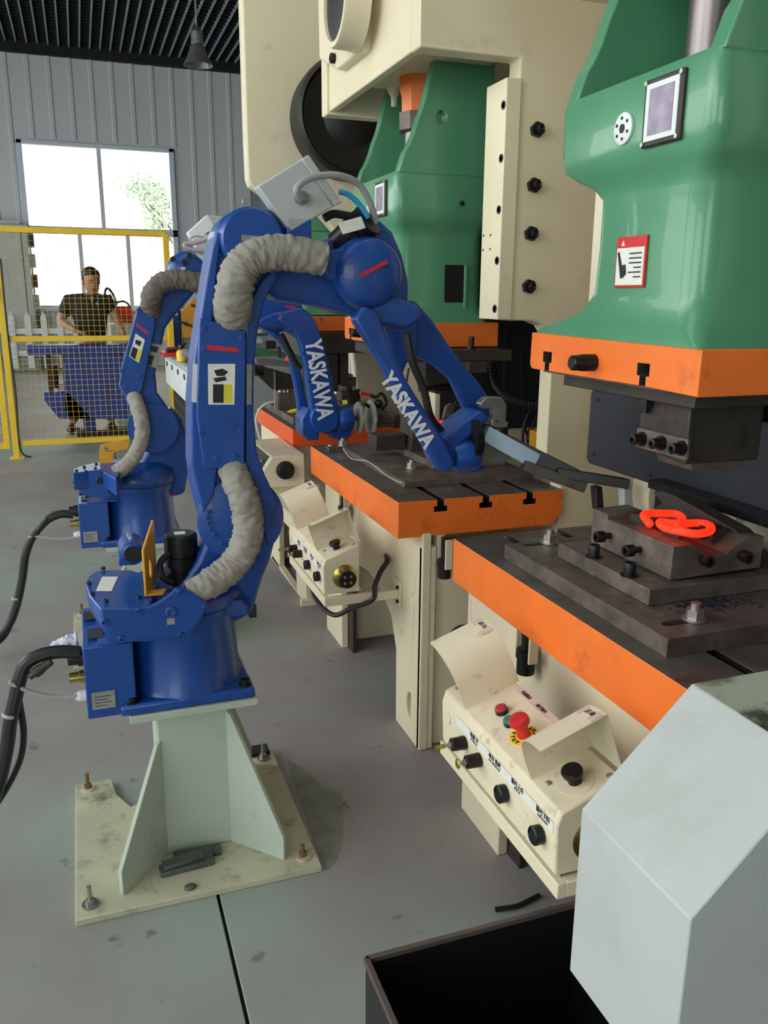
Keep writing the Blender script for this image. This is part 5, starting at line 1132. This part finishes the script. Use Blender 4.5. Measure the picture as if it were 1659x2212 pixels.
# ================================================================== GREY SLOPED ENCLOSURE
zt_ = 1.0
A1 = W(1494, 1476, z=zt_); yfr = A1.y; B1 = W(1256, 1747, y=yfr); C1 = W(1228, 2096, y=yfr)
D1 = W(1492, 1983, x=B1.x); ynr = D1.y
t = thing('sloped_enclosure', 'large light grey sloped machine enclosure filling the lower right corner', 'machine housing', ((A1.x+.05), (yfr+ynr)/2, 0))
sd = [(B1.x, C1.z), (B1.x, B1.z), (A1.x, zt_), (.96, zt_), (.96, C1.z)]
eb = MB().prism([V((x, ynr, z)) for x, z in sd], (0, yfr-ynr, 0)); bmesh.ops.recalc_face_normals(eb.bm, faces=eb.bm.faces)
for f in eb.bm.faces:
    if f.normal.z > .95: f.material_index = 1
eb.build('housing', [GREY, GREYM], t, bev=.002)
MB().box(.80, .90, (yfr+ynr)/2-.05, (yfr+ynr)/2+.05, .006, C1.z).build('stand_column', GREY, t)
MB().box(.775, .93, (yfr+ynr)/2-.1, (yfr+ynr)/2+.1, 0, .006).build('stand_foot', GREY, t)
# ================================================================== WORKBENCH CABINET BEHIND
x0 = .73; yA = 6.3; yB = 8.1; xe = 1.08; z1 = .945; z0c = .655
t = thing('drawer_cabinet', 'long white vented cabinet with a row of latches behind the robots', 'cabinet', (1.0, 7.2, 0))
MB().box(x0, xe, yA, yB, z0c, z1).build('body', GREY, t, bev=.006)
MB().box(x0+.05, xe-.03, yA+.05, yB, .02, z0c).build('plinth', BLACK, t)
for k in range(5): MB().box(x0+.045, x0+.05, yA+.1, yB-.1, .08+k*.11, .12+k*.11).build('plinth_slat', DSTEEL, t)
MB().box(x0-.02, xe+.01, yA-.02, yB, z1, z1+.02).build('top_sheet', SILVER, t, bev=.004)
n = 4
for k in range(n):
    ya_ = yA+.02+k*(yB-yA)/n; d = MB().box(x0-.012, x0, ya_, ya_+(yB-yA)/n-.03, z0c+.01, z1-.05).build('drawer_front', WHITE, t, bev=.003)
    MB().box(x0-.018, x0-.012, ya_+.18, ya_+.25, z1-.11, z1-.07).build('latch', DSTEEL, d)
    for i in range(4): MB().box(x0-.0135, x0-.012, ya_+.12, ya_+.16, z0c+.03+i*.035, z0c+.045+i*.035).build('vent_slot', FRAMEW, d)
GM = mat('grey_machine_side', (128, 136, 140), .5, vary=.04)
t = thing('machine_cabinet', 'plain grey machine cabinet between the robots and the far press', 'cabinet', (.85, 5.3, 0))
a_, b_ = W(560, 900, y=5.3), W(640, 790, y=5.3)
MB().box(W(532, 900, y=5.3).x, W(655, 900, y=5.3).x, 5.3, 6.1, 0, W(600, 788, y=5.3).z).build('body', GM, t, bev=.01)
MB().box(W(535, 900, y=5.3).x, W(655, 900, y=5.3).x, 5.28, 5.3, .1, W(600, 800, y=5.3).z).build('door', GM, t, bev=.004)
# things on the cabinet
q = rp(6.6)
t = thing('oil_can', 'yellow oil can with a black cap on the white cabinet', 'can', (q(392, 756).x, 6.6, .965))
MB().lathe((q(392, 756).x, 6.6, .966), Z, [(0, .036), (.004, .04), (.07, .04), (.085, .03), (.09, .02)], n=20).build('body', YELLOW, t)
MB().lathe((q(392, 756).x, 6.6, 1.056), Z, [(0, .022), (.02, .026), (.035, .02), (.04, .01)], n=14).build('cap', BLACK, t)
MB().tube([(q(392, 756).x, 6.6, 1.085), (q(402, 730).x, 6.6, 1.10)], .006, n=6).build('spout', BLACK, t)
q = rp(7.2)
t = thing('tool_tray', 'red tool tray behind the yellow oil can', 'tool case', (q(368, 745).x, 7.2, .965))
MB().box(q(350, 745).x, q(425, 745).x, 7.1, 7.4, .966, 1.0).build('tray', RED, t, bev=.004)
MB().box(q(358, 745).x, q(384, 745).x, 7.15, 7.3, 1.0, 1.02).build('black_insert', BLACK, t, bev=.004)
MB().box(q(360, 745).x, q(382, 745).x, 7.2, 7.3, 1.02, 1.04).build('red_cover', DRED, t, bev=.004)
o = MB().tube([W(395, 760, y=6.45), W(430, 772, y=6.4)], .03, n=12).build('grey_glove', mat('grey_glove', (120, 122, 132), .9, bump=.5, bscale=60), ang=180); tag(o, 'rolled grey work glove right of the yellow oil can', 'glove')
o = MB().obox(W(398, 775, z=.972)+Z*.004, (.10, 0, 0), (0, .12, 0), (0, 0, .004)).build('steel_plate', SILVER, bev=.001); tag(o, 'thin grey steel plate lying on the white cabinet', 'plate')
# amber machine guard behind
q = rp(8.8)
t = thing('machine_guard', 'amber yellow sheet guard with lever nuts behind the robot elbows', 'machine guard', (q(415, 720).x, 8.8, .0))
MB().prism([q(392, 672), q(417, 646), q(450, 660), q(450, 730), q(395, 730)], (0, .03, 0)).build('sheet', AMBER, t, bev=.004)
for x, y in ((420, 661), (395, 697), (407, 702), (421, 708)): MB().obox(q(x, y)-Y*.03, (.035, 0, -.01), (0, .02, 0), (0, 0, .012)).build('lever_nut', DSTEEL, t)
MB().box(q(360, 700).x, q(371, 700).x, 8.78, 8.84, 0, q(365, 695).z).build('yellow_post', YELLOW, t)
MB().box(q(372, 700).x, q(386, 700).x, 8.85, 9.0, 0, q(365, 682).z).build('blue_post', BLUEM, t)
MB().box(q(386, 700).x, q(392, 700).x, 8.8, 8.86, 0, q(365, 670).z).build('black_post', BLACK, t)
MB().box(q(395, 700).x, q(450, 700).x, 8.82, 8.9, 0, q(395, 728).z).build('guard_base', GM, t)
# machine park far behind between the robots
q = rp(10.5)
t = thing('green_machine', 'low green machine with dark fittings seen between the two robots', 'machine', (q(620, 760).x, 10.5, 0))
MB().prism([q(548, 752), q(640, 765), q(690, 790), (q(690, 800)), q(548, 790)], (0, .4, 0)).build('green_bed', mat('pale_green_paint', (92, 150, 108), .4), t, bev=.006)
MB().box(q(548, 700).x, q(690, 700).x, 10.5, 11.2, 0, q(600, 790).z).build('bed_base', GM, t)
MB().box(q(568, 760).x, q(590, 760).x, 10.3, 10.45, q(570, 752).z, q(570, 735).z).build('dark_block', DSTEEL, t, bev=.005)
MB().box(q(594, 760).x, q(600, 760).x, 10.3, 10.35, q(600, 780).z, q(600, 735).z).build('brown_post', WOOD, t)
MB().box(q(555, 740).x, q(580, 740).x, 10.9, 11.2, q(570, 745).z, q(570, 715).z).build('pale_box', WHITE, t, bev=.004)
MB().box(q(548, 740).x, q(590, 740).x, 10.8, 10.85, q(550, 728).z, q(550, 722).z).build('rod', STEEL, t)
o = MB().lathe(W(617, 785, y=5.6), X*.5+Z, [(0, .015), (.05, .015)], n=10).build('hot_blank', HOTD); tag(o, 'small red-hot blank glowing behind the dark bars', 'workpiece')
# ================================================================== WORKER
ym = 9.62
def m(px, py, d=0): return W(px, py, y=ym+d)
t = thing('person', 'worker in a black polo shirt looking down behind the yellow mesh', 'person', (m(205, 940).x, ym, 0))
def skinned(name, joints, edges, mt, parent, sub=2, root=0):
    me = bpy.data.meshes.new(name); me.from_pydata([p for p, r in joints], edges, []); me.update()
    o = bpy.data.objects.new(name, me); COL.objects.link(o)
    md = o.modifiers.new('skin', 'SKIN'); md.use_smooth_shade = True
    for i, (p, r) in enumerate(joints):
        v = me.skin_vertices[0].data[i]; v.radius = r if isinstance(r, tuple) else (r, r); v.use_root = (i == root)
    s_ = o.modifiers.new('sub', 'SUBSURF'); s_.levels = sub; s_.render_levels = sub
    dg = bpy.context.evaluated_depsgraph_get(); me2 = bpy.data.meshes.new_from_object(o.evaluated_get(dg)); bpy.data.objects.remove(o)
    me2.materials.clear(); me2.materials.append(mt); me2.shade_smooth()
    o2 = bpy.data.objects.new(name, me2); COL.objects.link(o2); adopt(o2, parent); return o2
hx = m(197, 605).x
pel, wai, che, nek, hed = V((m(200, 745).x, ym+.04, .93)), V((m(198, 715).x, ym+.03, 1.08)), V((m(194, 668).x, ym-.0, 1.33)), V((hx-.01, ym-.02, 1.47)), V((hx, ym-.06, 1.60))
shL, shR = m(148, 652, .0), m(233, 650, .0)
elL, elR = m(131, 694, -.05), m(252, 690, -.03)
wrL, wrR = m(166, 716, -.25), m(268, 726, -.18)
J = [(pel, (.135, .11)), (wai, (.135, .105)), (che, (.15, .115)), (nek, .055), (hed-Z*.05, .055),
     (shL, .068), (elL, .047), (wrL, .029), (shR, .068), (elR, .047), (wrR, .029),
     (V((pel.x-.09, ym+.05, .84)), .09), (V((pel.x-.11, ym+.03, .48)), .062), (V((m(155, 930).x, ym+.04, .09)), .042), (V((m(150, 935).x, ym-.10, .045)), .038),
     (V((pel.x+.09, ym+.05, .84)), .09), (V((pel.x+.12, ym+.03, .48)), .062), (V((pel.x+.13, ym+.04, .09)), .042), (V((pel.x+.14, ym-.10, .045)), .038)]
E_ = [(0, 1), (1, 2), (2, 3), (3, 4), (2, 5), (5, 6), (6, 7), (2, 8), (8, 9), (9, 10), (0, 11), (11, 12), (12, 13), (13, 14), (0, 15), (15, 16), (16, 17), (17, 18)]
skinned('body', J, E_, SKIN, t)
J2 = [(pel+Z*.03, (.165, .135)), (wai, (.165, .135)), (che, (.185, .15)), (nek-Z*.05, .088), (shL, .092), (shL.lerp(elL, .75), .066), (shR, .092), (shR.lerp(elR, .75), .066)]
skinned('polo_shirt', J2, [(0, 1), (1, 2), (2, 3), (2, 4), (4, 5), (2, 6), (6, 7)], SHIRT, t)
J3 = [(pel, (.15, .125))]+[(p, r*1.22) for p, r in J[11:14]]+[(p, r*1.22) for p, r in J[15:18]]
skinned('trousers', J3, [(0, 1), (1, 2), (2, 3), (0, 4), (4, 5), (5, 6)], TROUSER, t)
for s_ in (13, 17): 
    p = J[s_][0]; MB().ball(V((p.x, ym-.06, .05)), .05, (1, 2.5, 1)).build('shoe', BLACK, t)
# head looking down to the lower right
hb = MB(); rings = []
hc = hed+V((0, -.01, 0))
rot = Matrix.Rotation(math.radians(18), 3, 'X') @ Matrix.Rotation(math.radians(14), 3, 'Z') @ Matrix.Diagonal((1.12, 1.12, 1.12))
for z_, rx, ry, oy in ((-.118, .030, .034, -.030), (-.105, .045, .058, -.022), (-.07, .060, .082, -.008), (-.03, .068, .090, 0), (.01, .073, .095, .002), (.05, .074, .096, .006), (.085, .062, .082, .010), (.108, .036, .050, .012), (.116, .01, .014, .012)):
    rings.append([hc+rot @ V((math.cos(2*math.pi*i/20)*rx, math.sin(2*math.pi*i/20)*ry+oy, z_)) for i in range(20)])
hd = hb.loft(rings).build('head', SKIN, t, ang=80)
MB().prism([hc+rot @ V(p) for p in ((-.010, -.088, .012), (.010, -.088, .012), (.016, -.092, -.032), (-.016, -.092, -.032))], rot @ V((0, -.018, -.004))).build('nose', SKIN, hd, bev=.006)
for sx in (-1, 1):
    MB().ball(hc+rot @ V((sx*.029, -.083, .008)), .011, (1.2, .6, .5)).build('eye', INK, hd)
    MB().prism([hc+rot @ V((sx*.016, -.090, .024)), hc+rot @ V((sx*.044, -.083, .026)), hc+rot @ V((sx*.044, -.084, .032)), hc+rot @ V((sx*.016, -.091, .032))], rot @ V((0, -.004, 0))).build('eyebrow', HAIR, hd)
    MB().ball(hc+rot @ V((sx*.074, .004, -.012)), .028, (.35, .7, 1.1)).build('ear', SKIN, hd)
MB().prism([hc+rot @ V(p) for p in ((-.022, -.084, -.058), (.022, -.084, -.058), (.016, -.084, -.067), (-.016, -.084, -.067))], rot @ V((0, -.006, 0))).build('mouth', mat('lips', (140, 84, 78), .5), hd, bev=.002)
hr = MB(); rings = []
for z_, k, fy in ((-.02, 1.06, .0), (.02, 1.08, -.0), (.05, 1.10, .0), (.085, 1.14, 0), (.112, 1.12, 0), (.126, .6, 0), (.130, .1, 0)):
    rx, ry = {-.02: (.069, .09), .02: (.073, .095), .05: (.074, .096), .085: (.064, .085), .112: (.04, .055), .126: (.03, .04), .130: (.02, .02)}[z_]
    ring = []
    for i in range(28):
        a = 2*math.pi*i/28; yy_ = math.sin(a)*ry*k+.008
        if z_ < .075 and yy_ < -.01: yy_ = -.01; xx = math.copysign(rx*k*1.0, math.cos(a)) if abs(math.cos(a)) > .5 else math.cos(a)*rx*1.2
        else: xx = math.cos(a)*rx*k
        ring.append(hc+rot @ V((xx*(1+.05*noise.noise(V((i, z_*30, 2)))), yy_, z_)))
    rings.append(ring)
hr.loft(rings).build('hair', HAIR, hd, ang=180)
MB().prism([nek+V((-.06, -.06, -.01)), nek+V((-.005, -.10, -.05)), nek+V((-.03, -.085, -.07)), nek+V((-.075, -.05, -.045))], V((0, -.008, .004))).build('collar', SHIRT, t, bev=.003)
MB().prism([nek+V((.06, -.06, -.01)), nek+V((.005, -.10, -.05)), nek+V((.03, -.085, -.07)), nek+V((.075, -.05, -.045))], V((0, -.008, .004))).build('collar', SHIRT, t, bev=.003)
MB().prism([nek+V((-.02, -.10, -.03)), nek+V((.02, -.10, -.03)), nek+V((0, -.13, -.12))], V((0, -.006, 0))).build('placket_opening', SKIN, t)
MB().obox(che+V((.075, -.145, .04)), (.010, 0, 0), (0, .002, 0), (0, 0, .014)).build('chest_emblem', CYAN, t)
def hand(w_, d, sx, parent):
    """palm plus four bent fingers and a thumb"""
    d = d.normalized(); sd_ = d.cross(Z).normalized(); up_ = sd_.cross(d)
    J = [(w_, .026), (w_+d*.05, (.034, .02)), (w_+d*.085, (.036, .018))]; E2 = [(0, 1), (1, 2)]
    skinned('palm', J, E2, SKIN, parent, 1)
    for i, L in enumerate((.062, .072, .068, .052)):
        o_ = w_+d*.075+sd_*(.026-.0175*i); MB().tube(cat([o_, o_+d*L*.5+up_*.004, o_+d*L*.85-up_*.012, o_+d*L-up_*.03], 4), lambda u: .0088-.003*u, n=8).build('finger', SKIN, parent, ang=180)
    o_ = w_+d*.03+sd_*sx*.028; MB().tube(cat([o_, o_+d*.03+sd_*sx*.02-up_*.005, o_+d*.055+sd_*sx*.024-up_*.015], 4), lambda u: .011-.004*u, n=8).build('thumb', SKIN, parent, ang=180)
hand(wrL, V((.5, -.6, -.12)), 1, t); hand(wrR, V((.2, -.8, -.3)), -1, t)
